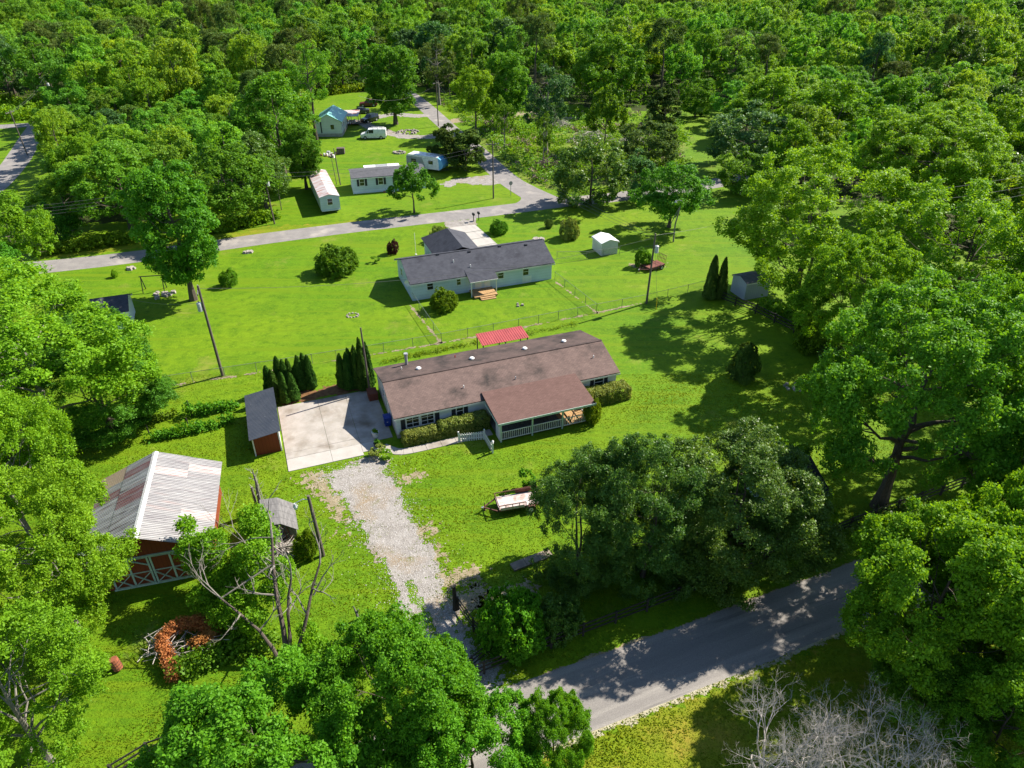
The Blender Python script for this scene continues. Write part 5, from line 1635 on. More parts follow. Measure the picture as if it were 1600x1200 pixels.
for i, (H_, R_2, zc_, hz_, cone_, lr) in enumerate(((18, 6, .62, .38, 0, (.24, .4)), (19, 5.6, .6, .42, .1, (.2, .36)), (17, 6.2, .6, .4, 0, (.26, .42)), (20, 5.0, .6, .42, .2, (.24, .4)), (18, 5.6, .58, .44, .05, (.2, .32)))):
    proto('wood%d' % i, 50 + i, H_, R_2, 'mid', 26, 760, 16, .44, .74, lobe_r=lr, low=-.8, zc=zc_ - .06, hz=hz_ + .06, cone=cone_, limbs=7, tw=0)
proto('woodpine', 57, 20, 4.6, 'pine', 24, 380, 16, .6, .75, lobe_r=(.16, .3), low=-.5, zc=.68, hz=.32, shell=(.3, 1.1), wr=.3, limbs=8, tw=0, flat=.4)

# --- near trees, each by where its crown stands
tree('silver', 'maple_tree', 45, 560, 330, 16, 'huge yellow-green tree filling the left edge with pale limbs showing', mat='lime', rot=.4)
tree('silver', 'maple_tree', 55, 855, 235, 13, 'bright leafy tree overlapping the left corner of the barn', mat='lime', rot=2.1)
tree('silver', 'maple_tree', -10, 720, 210, 15, 'yellow-green tree at the left edge level with the barn roof', mat='lime', rot=4.0)
tree('silver', 'maple_tree', 15, 1090, 270, 11, 'bright green tree in the bottom left corner', mat='bright', rot=5.2)
tree('darkoak', 'maple_tree', 148, 592, 195, 10.5, 'dark green rounded tree left of the vine rows', mat='deep', rot=1.0)
tree('oak', 'broadleaf_tree', 15, 360, 120, 12, 'mid green tree at the left edge above the far shed', mat='bright')
tree('oak_b', 'broadleaf_tree', -30, 420, 130, 13, 'green tree cut by the left edge below the left road')
tree('maple', 'maple_tree', 430, 1190, 360, 10, 'big green maple crown at the bottom centre', rot=.9)
tree('maple', 'maple_tree', 610, 1085, 270, 11, 'green maple crown hanging over the foot of the gravel driveway', rot=3.6)
tree('maple', 'maple_tree', 325, 1260, 230, 8, 'low green maple crown at the bottom edge left of centre', rot=5)
tree('maple', 'maple_tree', 865, 1150, 125, 8, 'small green maple beside the near road at the bottom', rot=2.0)
tree('maple', 'maple_tree', 735, 1175, 230, 8.5, 'green maple crown cut by the bottom edge beside the road', rot=1.4)
tree('darkoak', 'oak_tree', 912, 815, 165, 10.5, 'darkest left crown of the three trees before the porch lawn', rot=.2)
tree('darkoak', 'oak_tree', 1012, 808, 185, 11.5, 'middle of the three dark glossy trees by the near road', rot=2.4)
tree('darkoak', 'oak_tree', 1160, 798, 232, 11.5, 'right crown of the three dark trees, silver lit on top', rot=4.3)
tree('darkoak', 'oak_tree', 1185, 778, 130, 9, 'small crown behind the silver lit dark tree, before the cottage', rot=3.3)
tree('darkoak', 'oak_tree', 1085, 840, 120, 7, 'lower crown tucked between the middle and right dark trees', rot=1.3)
tree('bigright', 'big_tree', 1440, 610, 330, 19, 'great dark green tree with a thick leaning trunk on the right', rot=.5)
tree('limeup', 'spreading_tree', 1275, 350, 255, 19, 'large light yellow-green spreading tree behind the grey metal shed', rot=1.2)
tree('limeup', 'spreading_tree', 1500, 400, 260, 18, 'yellow-green tree above the great dark tree at the right', rot=3.0)
tree('bigright', 'big_tree', 1350, 470, 180, 15, 'leafy green tree between the grey shed and the great dark tree', rot=2.2, mat='bright')
tree('bigright', 'big_tree', 1590, 560, 220, 17, 'tall green tree on the right edge beside the great dark tree', rot=3.7, mat='bright')
tree('maple', 'maple_tree', 1475, 930, 305, 13.5, 'bright green maple over the near road at the right', rot=2.9, mat='bright')
tree('maple', 'maple_tree', 1600, 860, 240, 14, 'bright maple crown cut by the right edge', rot=4.9, mat='bright')
tree('maple', 'maple_tree', 1570, 1130, 190, 8, 'fresh green tree in the bottom right corner', rot=.3)
tree('maple', 'maple_tree', 1480, 1060, 200, 7, 'shaded low green tree under the roadside maple', rot=1.3, mat='mid')
tree('bigright', 'big_tree', 1610, 720, 190, 14, 'dark green tree at the right edge behind the roadside maple', rot=5.3)
tree('bigright', 'big_tree', 1800, 700, 330, 18, 'big tree beyond the right edge of the yard', rot=1.9)
tree('maple', 'maple_tree', 1790, 960, 360, 14, 'maple beyond the right edge beside the near road', rot=1.1, mat='bright')
tree('bigright', 'big_tree', 1760, 450, 330, 18, 'tall tree beyond the right edge of the lawn', rot=4.4, mat='mid')

# --- trees of the middle distance
tree('tall', 'broadleaf_tree', 270, 346, 122, 19.5, 'tall green tree standing by itself left of the far lawn', rot=1)
tree('small', 'lawn_tree', 644, 288, 66, 8.2, 'small round green tree before the grey-roofed mobile home', mat='mid')
tree('lollipop', 'lime_tree', 742, 146, 62, 14.5, 'bright yellow-green tree with a bare stem beside the scrub')
tree('tall', 'tall_tree', 612, 120, 80, 20, 'tall green tree beside the stone bed on the gravel loop')
tree('cedar', 'cedar_tree', 697, 226, 52, 8, 'dark cedar left of a pair behind the white camper')
tree('cedar', 'cedar_tree', 727, 232, 64, 8, 'broader dark cedar right of the pair behind the white camper', rot=2)
tree('tall', 'slim_tree', 790, 130, 66, 19, 'slim tall tree right of the yellow-green tree', mat='mid')
tree('open', 'thin_tree', 855, 150, 80, 19, 'thin grey-green tree with bare twigs showing in the scrub', mat='bluish')
tree('open', 'thin_tree', 850, 205, 26, 11, 'very thin young tree on the rough ground')
tree('open', 'thin_tree', 788, 180, 34, 12, 'thin dark young tree in the scrub beside the side road')
tree('small', 'round_tree', 948, 176, 56, 13, 'two-tone round tree beside the grey brush pile', mat='mid')
tree('oak', 'broadleaf_tree', 955, 108, 105, 17, 'dense green tree behind the round tree at the scrub edge')
tree('cedar', 'cedar_tree', 1040, 168, 50, 9.5, 'dull brown-green cedar at the far end of the right glade', mat='pine')
tree('low', 'dark_tree', 925, 268, 112, 11.5, 'broad very dark tree at the right of the road junction')
tree('low', 'dark_tree', 1015, 225, 92, 10, 'olive dark tree behind the broad very dark tree', mat='pine')
tree('low', 'dark_tree', 992, 275, 66, 8.5, 'blue-green low tree right of the broad very dark tree', mat='bluish')
tree('oak', 'yard_tree', 1052, 300, 112, 10, 'green yard tree beside the leaning yard light', mat='mid')
tree('low', 'dark_tree', 1172, 212, 118, 12, 'blue-green rounded tree beside the right glade', mat='bluish')
tree('oak_b', 'broadleaf_tree', 1205, 165, 112, 14, 'green tree above the blue-green rounded tree', mat='bright')
tree('oak', 'broadleaf_tree', 1310, 185, 120, 15, 'bright green crown in the right-hand row, left one', mat='bright')
tree('oak_b', 'broadleaf_tree', 1400, 172, 96, 14, 'bright green crown below the far white roof', mat='bright')
tree('bigright', 'big_tree', 1465, 250, 210, 17, 'large yellow-green crown behind the power cables at the right', mat='lime', rot=1.5)
tree('oak', 'broadleaf_tree', 1560, 215, 110, 15, 'green tree at the right edge behind the cables', mat='bright')
tree('oak_b', 'broadleaf_tree', 1240, 240, 80, 12, 'green tree squeezed behind the large spreading tree', mat='bright')
tree('low', 'green_tree', 1165, 268, 84, 8, 'low green tree hiding the road end at the right glade', mat='mid')
tree('low', 'dark_tree', 1455, 90, 80, 14, 'grey-green dark tree before the far white-roofed shed', mat='bluish')
tree('low', 'dark_tree', 1090, 150, 56, 10, 'small dark tree at the top of the right glade', mat='mid')
tree('oak_b', 'wood_edge_tree', 430, 190, 130, 18, 'tall leafy tree at the right corner of the left wood', mat='mid', rot=1.4)
tree('tall', 'wood_edge_tree', 470, 235, 60, 13, 'slim leafy tree beside the rusty mobile home', mat='mid')
tree('pine', 'pine_tree', 480, 115, 70, 22, 'soft feathery pine over the teal-roofed house', mat='mid')
tree('oak', 'wood_edge_tree', 350, 285, 150, 13, 'leafy tree on the front edge of the left wood behind the lone tree', mat='mid')
tree('oak_b', 'wood_edge_tree', 185, 290, 140, 13, 'broad leafy tree at the left front of the wood', mat='mid', rot=3)
tree('oak_b', 'wood_edge_tree', 98, 312, 92, 9, 'leafy edge tree of the left wood standing nearest the picture edge', mat='mid')
tree('low', 'wood_edge_tree', 85, 348, 66, 6, 'low dark edge tree at the left end of the roadside weeds', mat='deep')
tree('oak', 'wood_edge_tree', 125, 258, 95, 11, 'leafy tree of the wood nearest the left road', mat='bright')
tree('oak_b', 'wood_edge_tree', 405, 265, 100, 12, 'dark leafy tree behind the pole with the transformer', mat='dark')
tree('open', 'bare_tree', 683, 95, 58, 18, 'half-dead tree with bare grey limbs before the dark wood', mat='pine')

# --- woods: one object per tree for the nearest three hundred
rng = random.Random(77)
WOOD_SPOTS = []
def wood(poly, gap, n_try):
    P = [(p[0], p[1]) for p in poly]
    x0, x1 = min(p[0] for p in P), max(p[0] for p in P)
    y0_, y1_ = min(p[1] for p in P), max(p[1] for p in P)
    for _ in range(n_try):
        p = (rng.uniform(x0, x1), rng.uniform(y0_, y1_))
        if inside(p, P) and all((p[0] - q[0]) ** 2 + (p[1] - q[1]) ** 2 > gap * gap for q in WOOD_SPOTS):
            WOOD_SPOTS.append(p)
left_wood = [G(112, 350), G(215, 345), G(410, 305), G(455, 255), G(480, 200), G(487, 160), G(400, 120), G(150, 158), G(118, 200), G(108, 240), G(106, 290)]
right_wood = [G(1130, 195), G(1180, 250), G(1290, 310), G(1420, 350), G(1700, 480), G(1900, 330), G(1800, 120), G(1400, 122), G(1140, 140)]
wood(left_wood, 6.6, 2500)
wood(right_wood, 7.5, 2500)
far_wood = [G(-260, 168), G(0, 172), G(85, 166), G(300, 138), G(480, 140), G(560, 143), G(622, 128), G(680, 142), G(760, 152), G(880, 160), G(1000, 172), G(1060, 158), G(1110, 138), G(1150, 160), G(1400, 130), G(1900, 118), (420, 430), (-420, 430)]
wood(far_wood, 7.8, 9000)
named = [o for o in COL.objects if o.get('category') == 'tree']
named_p = [(o.location.x, o.location.y, 2.6 * max(o.scale.x, .8)) for o in named]
# the left road runs clear of the trees
LRP = [G(0, 285), G(10, 272), G(18, 262), G(27, 248), G(36, 236), G(44, 222), G(52, 210), G(60, 200), G(66, 192), G(40, 194), G(10, 196), G(90, 176), G(80, 186)]
def clear(p):
    if any((p[0] - q[0]) ** 2 + (p[1] - q[1]) ** 2 < q[2] ** 2 for q in named_p):
        return False
    if any((p[0] - q.x) ** 2 + (p[1] - q.y) ** 2 < 64 for q in LRP):
        return False
    q = (p[0], p[1])
    fr = FR.location
    return not (fr.x - 2 < q[0] < fr.x + 11 and fr.y - 14 < q[1] < fr.y + 7)
WOOD_SPOTS = [p for p in WOOD_SPOTS if clear(p) and abs(p[0]) < p[1] * .82 + 14]
WOOD_SPOTS.sort(key=lambda p: p[1])
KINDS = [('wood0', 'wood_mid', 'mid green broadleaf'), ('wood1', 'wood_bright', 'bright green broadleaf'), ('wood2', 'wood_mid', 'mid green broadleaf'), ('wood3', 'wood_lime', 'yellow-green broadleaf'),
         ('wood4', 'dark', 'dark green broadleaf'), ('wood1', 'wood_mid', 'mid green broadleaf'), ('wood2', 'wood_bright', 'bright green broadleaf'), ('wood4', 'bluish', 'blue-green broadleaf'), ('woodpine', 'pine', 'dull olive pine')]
far_pts = []
for i, p in enumerate(WOOD_SPOTS):
    kk = rng.choices(range(9), (3, 3.2, 3, 1.8, 1.2, 3, 3, .8, 1.6))[0]
    clump = mnoise.noise((p[0] * .02, p[1] * .02, 4.0))
    if clump > .25 and p[0] < 0 and p[1] > 150 and rng.random() < .7:
        kk = 8
    key, mat, words = KINDS[kk]
    s, sz = rng.uniform(.8, 1.12), rng.uniform(.78, 1.12)
    near_left = p[1] < 168 and p[0] < -38
    near_right = p[1] < 200 and p[0] > 40
    if near_left:
        s, sz = s * .78, sz * .66
    elif near_right:
        s, sz = s * .85, sz * .72
    if i < 300:
        ppx = 800 + CAM_F * p[0] / dist(Vector((p[0], p[1], 12)))
        if near_left:
            zone = 'left wood beside the left road' if ppx < 150 else 'left wood behind the lone tall tree' if ppx < 300 else 'left wood towards the rusty mobile home'
        elif near_right:
            zone = 'right-hand wood beside the glade' if ppx < 1330 else 'right-hand wood below the far white roof' if ppx < 1480 else 'right-hand wood at the picture edge'
        else:
            zone = [z_ for x_, z_ in ((130, 'far wood above the left crossroads'), (320, 'far wood left of the feathery pine'), (500, 'far wood around the feathery pine'), (690, 'far wood behind the teal-roofed house'),
                                      (820, 'far wood behind the yellow-green tree'), (960, 'far wood behind the scrub'), (1120, 'far wood at the head of the glade'), (1330, 'far wood right of the glade'), (9999, 'far wood in the top right corner')) if ppx < x_][0]
        size = 'tall' if sz > 1.0 else 'lower' if sz < .86 else 'middling'
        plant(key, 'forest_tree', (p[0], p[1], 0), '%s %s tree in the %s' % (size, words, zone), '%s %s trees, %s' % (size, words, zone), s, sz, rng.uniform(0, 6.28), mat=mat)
    else:
        far_pts.append((p, s, sz, kk))
# the rest, too far to tell apart, as one mass: points that carry the wood's own crowns
if far_pts:
    far_pts = [q for q in far_pts if q[0][1] < 400]
    me = bpy.data.meshes.new('distant_wood')
    me.from_pydata([(q[0][0], q[0][1], 0.0) for q in far_pts], [], [])
    me.attributes.new('kk', 'INT', 'POINT').data.foreach_set('value', [q[3] for q in far_pts])
    me.attributes.new('turn', 'FLOAT', 'POINT').data.foreach_set('value', [rng.uniform(0, 6.28) for q in far_pts])
    me.attributes.new('size', 'FLOAT_VECTOR', 'POINT').data.foreach_set('vector', [x for q in far_pts for x in (q[1], q[1], q[2])])
    dw = obj('distant_wood', me, label='distant tops of the wood along the top of the picture', kind='stuff')
    gt = bpy.data.node_groups.new('distant_wood', 'GeometryNodeTree')
    gt.interface.new_socket('Geometry', in_out='INPUT', socket_type='NodeSocketGeometry')
    gt.interface.new_socket('Geometry', in_out='OUTPUT', socket_type='NodeSocketGeometry')
    gi, go = gt.nodes.new('NodeGroupInput'), gt.nodes.new('NodeGroupOutput')
    jn = gt.nodes.new('GeometryNodeJoinGeometry')
    def attr(nm, ty):
        n_ = gt.nodes.new('GeometryNodeInputNamedAttribute')
        n_.data_type = ty
        n_.inputs[0].default_value = nm
        return n_.outputs[0]
    ka, ta, sa_ = attr('kk', 'INT'), attr('turn', 'FLOAT'), attr('size', 'FLOAT_VECTOR')
    cx_ = gt.nodes.new('ShaderNodeCombineXYZ')
    gt.links.new(ta, cx_.inputs[2])
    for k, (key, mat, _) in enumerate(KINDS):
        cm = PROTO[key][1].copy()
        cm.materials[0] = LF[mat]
        src = bpy.data.objects.new('distant_crown', cm)
        oi = gt.nodes.new('GeometryNodeObjectInfo')
        oi.inputs[0].default_value = src
        oi.inputs['As Instance'].default_value = True
        cp = gt.nodes.new('FunctionNodeCompare')
        cp.data_type = 'INT'
        cp.operation = 'EQUAL'
        ia = [i_ for i_ in cp.inputs if i_.type == 'INT']
        gt.links.new(ka, ia[0])
        ia[1].default_value = k
        ip = gt.nodes.new('GeometryNodeInstanceOnPoints')
        gt.links.new(gi.outputs[0], ip.inputs['Points'])
        gt.links.new(cp.outputs[0], ip.inputs['Selection'])
        gt.links.new(oi.outputs['Geometry'], ip.inputs['Instance'])
        gt.links.new(cx_.outputs[0], ip.inputs['Rotation'])
        gt.links.new(sa_, ip.inputs['Scale'])
        gt.links.new(ip.outputs[0], jn.inputs[0])
    gt.links.new(jn.outputs[0], go.inputs[0])
    dw.modifiers.new('wood', 'NODES').node_group = gt
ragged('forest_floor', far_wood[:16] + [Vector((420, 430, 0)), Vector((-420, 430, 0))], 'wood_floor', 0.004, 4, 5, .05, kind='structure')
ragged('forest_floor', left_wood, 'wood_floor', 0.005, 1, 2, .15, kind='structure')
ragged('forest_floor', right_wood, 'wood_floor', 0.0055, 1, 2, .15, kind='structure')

# --- shrubs
def bush(key, px, py, wpx, top, label, mat=None, name='shrub', cat='shrub', group=None, rot=None):
    tm, cm, H, R, zc = PROTO[key]
    p = G(px, py)
    h = 0.1
    while h < 30:
        q = p + Vector((0, 0, h))
        c, s = math.cos(CAM_P), math.sin(CAM_P)
        d = q.y * c - (h - CAM_H) * s
        u = q.y * s + (h - CAM_H) * c
        if 600 - CAM_F * u / d <= top:
            break
        h += .05
    r = wpx / 2 * dist(p) / CAM_F
    return plant(key, name, p, label, group, r / R, h / H, (px * 1.7) % 6.28 if rot is None else rot, cat, 'foliage', 'stem', mat)
bush('bush', 529, 424, 62, 388, 'big rounded green shrub alone on the far lawn')
bush('bush', 695, 482, 41, 455, 'bright round shrub beside the blue house back wall', 'weed')
bush('bush_b', 360, 446, 25, 423, 'small open shrub right of the tall lone tree')
bush('bush_b', 615, 396, 17, 377, 'dark red goblet shrub on the lawn left of the blue house', 'red_bush')
bush('sapling', 586, 410, 12, 401, 'tiny thin shrub left of the blue house')
bush('bush', 688, 377, 28, 355, 'olive shrub behind the grey wing roof', 'hedge')
bush('bush_b', 699, 382, 18, 367, 'smaller shrub touching the grey wing roof')
bush('bush', 780, 364, 27, 346, 'round shrub on the lawn right of the concrete drive')
bush('bush', 889, 372, 30, 343, 'pale-topped round shrub on the shaded lawn', 'hedge')
bush('bush_b', 857, 356, 13, 343, 'small dark shrub in the tree shade near the round one', 'dark')
bush('bush_b', 1004, 416, 24, 391, 'leafy shrub behind the small rusty trailer')
bush('conifer', 1160, 590, 46, 537, 'dark egg-shaped conifer alone on the dappled lawn', 'cedar')
bush('sapling', 822, 762, 24, 736, 'small dark sapling behind the flatbed trailer')
bush('bush_b', 180, 433, 10, 423, 'tiny yellow shrub on the lawn before the left shed', 'lime')
bush('bush', 800, 1000, 100, 935, 'leafy shaded shrub inside the corner of the dark rail fence')
bush('bush_b', 868, 985, 70, 940, 'dark shrub under the trees along the dark rail fence', 'dark')
bush('bush_b', 925, 660, 26, 628, 'fresh green shrub at the right corner of the porch', 'weed')
bush('bush_b', 1330, 600, 60, 545, 'green shrub hanging over the rail fence', 'weed')
bush('bush_b', 1270, 545, 60, 490, 'yellow-green shrub behind the rail fence', 'weed')
bush('sapling', 592, 712, 22, 698, 'low plants in the small bed beside the planters', 'hedge')
bush('sapling', 604, 716, 18, 704, 'yellow-green low plant at the end of the front walk', 'lime')
bush('bush_b', 1262, 828, 70, 780, 'leafy shrub before the shaded cottage', 'mid')
bush('bush_b', 482, 868, 34, 834, 'grassy clump round the yard light post', 'weed')
bush('sapling', 1230, 742, 50, 690, 'thin saplings behind the shaded cottage roof', 'mid')
bush('arbor', 1108, 466, 24, 399, 'left column of the dark arborvitae pair by the right fence', 'cedar', 'arborvitae', 'evergreen')
bush('arbor', 1124, 466, 19, 402, 'right column of the dark arborvitae pair by the right fence', 'cedar', 'arborvitae', 'evergreen')
for k, (px, py, tp) in enumerate(((1283, 560, 530), (1292, 566, 535), (1302, 572, 538))):
    bush('arbor', px, py, 15, tp, ('upper', 'middle', 'lower')[k] + ' one of three small dark conifers against the rail fence', 'cedar', 'conifer', 'evergreen')
ARB = [(423, 614, 20, 572), (440, 607, 20, 557), (449, 610, 18, 562), (432, 626, 22, 578), (447, 628, 20, 582), (460, 624, 22, 583), (456, 605, 18, 561), (466, 607, 18, 571), (472, 608, 21, 556), (480, 604, 19, 552), (487, 606, 20, 555)]
for (px, py, w_, tp) in ARB:
    bush('arbor', px, py, w_, tp, 'columnar arborvitae in the clump behind the dark-roofed red shed', None, 'arborvitae', 'evergreen', 'arborvitae clump behind the red shed')
for (px, py, w_, tp) in ((537, 604, 20, 553), (547, 607, 21, 551), (550, 602, 18, 544), (560, 605, 20, 540), (570, 608, 22, 547), (568, 598, 18, 528), (578, 603, 20, 535)):
    bush('arbor', px, py, w_, tp, 'columnar arborvitae in the clump against the brown-roofed house end', None, 'arborvitae', 'evergreen', 'arborvitae clump beside the house end')

def hedge(label, o, rotz, L, D, Hh, n, mat='hedge', seed=1, name='hedge', par=None):
    rng = np.random.default_rng(seed)
    c = rng.uniform(0, 1, (n, 3)) * np.array([L, D, Hh])
    f = rng.choice(4, n, p=(.5, .28, .08, .14))
    d = np.zeros((n, 3))
    c[f == 0, 2], d[f == 0, 2] = Hh, 1
    c[f == 1, 1], d[f == 1, 1] = 0, -1
    c[f == 2, 1], d[f == 2, 1] = D, 1
    sgn = rng.uniform(0, 1, n) < .5
    c[(f == 3) & sgn, 0], d[(f == 3) & sgn, 0] = 0, -1
    c[(f == 3) & ~sgn, 0], d[(f == 3) & ~sgn, 0] = L, 1
    wob = np.array([mnoise.noise((x * 1.6, y * 1.6, z * 1.6 + seed)) for x, y, z in c])
    c += d * wob[:, None] * .16
    e = np.minimum(np.minimum(c[:, 0], L - c[:, 0]), np.minimum(c[:, 1] + .05, D - c[:, 1] + .05))
    c[:, 2] -= np.clip(.25 - e, 0, .25) * (c[:, 2] > Hh * .75)
    c[:, 2] = np.maximum(c[:, 2], .1)
    P, N, T, l, w_, t = leaves_from_clumps(rng, c, d, .13, 12, .12, .08, nj=.7, upw=.3)
    t_ = thing(name, label, 'hedge', o, rotz)
    obj('foliage', leaf_mesh('hedge_foliage', P, N, T, l, w_, t, LF[mat]), t_)
    m = MB()
    for i in range(int(L / .6)):
        m.tube([(.3 + i * .6, D / 2, 0), (.32 + i * .6, D / 2 + .05, Hh * .7)], [.03, .015], 5)
    m.build('stem', 'bark', t_)
    return t_
def hz(x, y):
    return uv(8.55 + x, 53.1 + y)
hedge('clipped hedge under the front window at the left house corner', hz(.3, -1.55), TH, 3.3, 1.2, 1.15, 800, seed=2)
hedge('long yellowish clipped hedge between the front windows and the porch', hz(3.75, -1.45), TH, 4.7, 1.2, 1.45, 1100, seed=3)
hedge('thick clipped hedge at the right front corner of the brown-roofed house', hz(18.35, -1.75), TH, 5.0, 1.6, 1.5, 1300, seed=4)

def foliage_line(label, pts, n, rad, hgt, mat, L=.2, seed=1, name='vine_row', cat='vines', kind=None, per=16, gap=0.0):
    rng = np.random.default_rng(seed)
    o = Vector(pts[0])
    pts = [np.array(Vector(p) - o) for p in pts]
    t = np.sort(rng.uniform(0, 1, n)) * (len(pts) - 1)
    i = np.minimum(t.astype(int), len(pts) - 2)
    a = np.array(pts)
    c = a[i] + (a[i + 1] - a[i]) * (t - i)[:, None]
    w = np.array([mnoise.noise((x * .8, seed * 3.1, 0)) for x in c[:, 0]])
    ok = w > gap - .6
    hh = hgt * (.75 + .5 * w)
    ang = rng.uniform(0, math.pi * 2, n)
    d = np.stack([np.cos(ang) * .8, np.sin(ang) * .8, rng.uniform(-.2, 1, n)], 1)
    d = unit(d)
    c = c + d * rad * rng.uniform(.4, 1.1, n)[:, None]
    c[:, 2] = np.maximum(hh * rng.uniform(.25, 1, n) + d[:, 2] * rad * .3, .1)
    c, d = c[ok], d[ok]
    P, N, T, l, w_, tt = leaves_from_clumps(rng, c, d, rad * .6, per, L, L * .8)
    me = leaf_mesh(name + '_leaves', P, N, T, l, w_, tt, LF[mat])
    if kind:
        return obj(name, me, None, o, label=label, kind=kind)
    t_ = thing(name, label, cat, o)
    obj('foliage', me, t_)
    m = MB()
    for k in range(6):
        q = a[0] + (a[-1] - a[0]) * (k + .5) / 6
        m.tube([q, q + np.array([.1, 0, hgt * .8])], [.03, .015], 5)
    m.build('stem', 'bark', t_)
    return t_
foliage_line('nearer row of leafy grape vines left of the red shed', [G(235, 688), G(300, 675), G(370, 658)], 150, .5, 1.0, 'bush', .22, 3)
foliage_line('farther row of leafy grape vines left of the red shed', [G(294, 649), G(330, 645), G(368, 637)], 110, .55, 1.3, 'bush', .22, 5)
foliage_line('thin start of the farther vine row near its leaning post', [G(243, 660), G(275, 648)], 30, .4, .7, 'weed', .2, 6)
foliage_line('tall weedy strip along the roadside before the left wood', [G(60, 398), G(140, 388), G(215, 377)], 420, .9, 1.6, 'weed', .4, 7, 'weeds', kind='stuff')
foliage_line('tall weedy strip beside the pole with the transformer', [G(325, 365), G(380, 355), G(430, 342)], 300, .9, 1.5, 'weed', .4, 8, 'weeds', kind='stuff')
foliage_line('weeds along the far edge of the lawn by the wood', [G(500, 150), G(560, 142), G(600, 138)], 260, 1.4, 1.8, 'weed', .5, 9, 'weeds', kind='stuff')
foliage_line('brambles along the rail fence at the right', [G(1190, 478), G(1250, 510), G(1320, 545)], 260, .8, 1.5, 'mid', .3, 10, 'brambles', kind='stuff')
foliage_line('dim brambles along the near road fence', [G(1180, 880), G(1300, 840), G(1440, 790)], 200, .7, 1.0, 'dark', .22, 12, 'brambles', kind='stuff')
foliage_line('clover and weeds behind the brown-roofed house', [G(600, 566), G(700, 545), G(900, 508)], 240, .5, .1, 'weed', .12, 13, 'weeds', kind='stuff')

def weeds(name, label, poly, n, hgt, L, mat, seed, per=14, rc=.6, patch=.12, thr=-.25):
    rng = np.random.default_rng(seed)
    P = [(p[0], p[1]) for p in poly]
    x0, x1 = min(p[0] for p in P), max(p[0] for p in P)
    y0_, y1_ = min(p[1] for p in P), max(p[1] for p in P)
    C = []
    while len(C) < n:
        p = (rng.uniform(x0, x1), rng.uniform(y0_, y1_))
        w = mnoise.noise((p[0] * patch, p[1] * patch, seed))
        if w > thr and inside(p, P):
            C.append((p[0], p[1], hgt * max(.12, .35 + w) * rng.uniform(.25, 1)))
    C = np.array(C)
    D = unit(rng.normal(0, .5, (n, 3)) + np.array([0, 0, 1]))
    Pq, N, T, l, w_, t = leaves_from_clumps(rng, C, D, rc, per, L, L * .6)
    Pq[:, 2] = np.maximum(Pq[:, 2], .05)
    return obj(name, leaf_mesh(name, Pq, N, T, l, w_, t, LF[mat]), label=label, kind='stuff')
scrub = [G(768, 232), G(740, 205), G(700, 172), G(690, 158), G(760, 160), G(880, 172), G(1000, 180), G(1075, 210), G(1080, 250), G(1000, 300), G(890, 305), G(835, 285), G(800, 262)]
weeds('weeds', 'rank green weeds over the rough ground beside the side road', scrub, 2600, 1.6, .45, 'weed', 3)
weeds('weeds', 'darker leafy scrub on the rough ground', scrub, 500, 3.0, .45, 'bush', 9, rc=.9, thr=.05)
weeds('dry_brush', 'grey-brown dry brush on the rough ground', scrub, 240, 1.5, .5, 'drystalk', 5, thr=.12)
weeds('weeds', 'green weeds beyond the left crossroads', [G(-60, 188), G(20, 190), G(80, 184), G(90, 160), G(-60, 160)], 1300, 5.5, .6, 'bright', 6, rc=1.3, thr=-.6)
weeds('undergrowth', 'leafy undergrowth under the right-hand wood', right_wood, 1200, 3.6, .6, 'bush', 8, rc=1.2, thr=-.6)
weeds('undergrowth', 'leafy undergrowth along the left wood', left_wood, 1100, 4.0, .6, 'mid', 7, rc=1.2, thr=-.6)

edge = [G(490, 150), G(560, 136), G(622, 126), G(680, 140), G(760, 150), G(880, 158), G(1000, 170), G(1060, 156), G(1110, 136), G(1150, 158), G(1400, 128), G(1400, 118), G(1100, 122), G(1000, 150), G(760, 134), G(620, 114), G(490, 134)]
weeds('undergrowth', 'leafy undergrowth along the front of the far wood', edge, 1100, 5.0, .6, 'mid', 4, rc=1.5, thr=-.6)

# --- dead and half-dead trees
def branches(mb, p, d, r, ln, depth, rng, spread=.55, up=.1, n=6, mid=3, shrink=.68, mi=0):
    pts, rad = [Vector(p)], [r]
    q, dd = Vector(p), Vector(d).normalized()
    for i in range(mid):
        dd = (dd + Vector((rng.gauss(0, .14), rng.gauss(0, .14), rng.gauss(up * .5, .1)))).normalized()
        q = q + dd * ln / mid
        pts.append(q.copy())
        rad.append(r * (1 - .5 * (i + 1) / mid))
    mb.tube(pts, rad, n if depth > 1 else 3, mi, cap=False)
    tips = []
    if depth <= 0:
        return [q]
    for k in range(rng.choice((2, 3, 3)) if depth > 1 else rng.choice((2, 3, 4))):
        a = pts[-1] if k < 2 else pts[rng.randrange(1, len(pts))]
        nd = (dd + Vector((rng.gauss(0, spread), rng.gauss(0, spread), rng.gauss(up, spread * .7)))).normalized()
        tips += branches(mb, a, nd, r * rng.uniform(.5, .62), ln * shrink * rng.uniform(.8, 1.2), depth - 1, rng, spread, up, max(4, n - 1), mid, shrink, mi)
    return tips
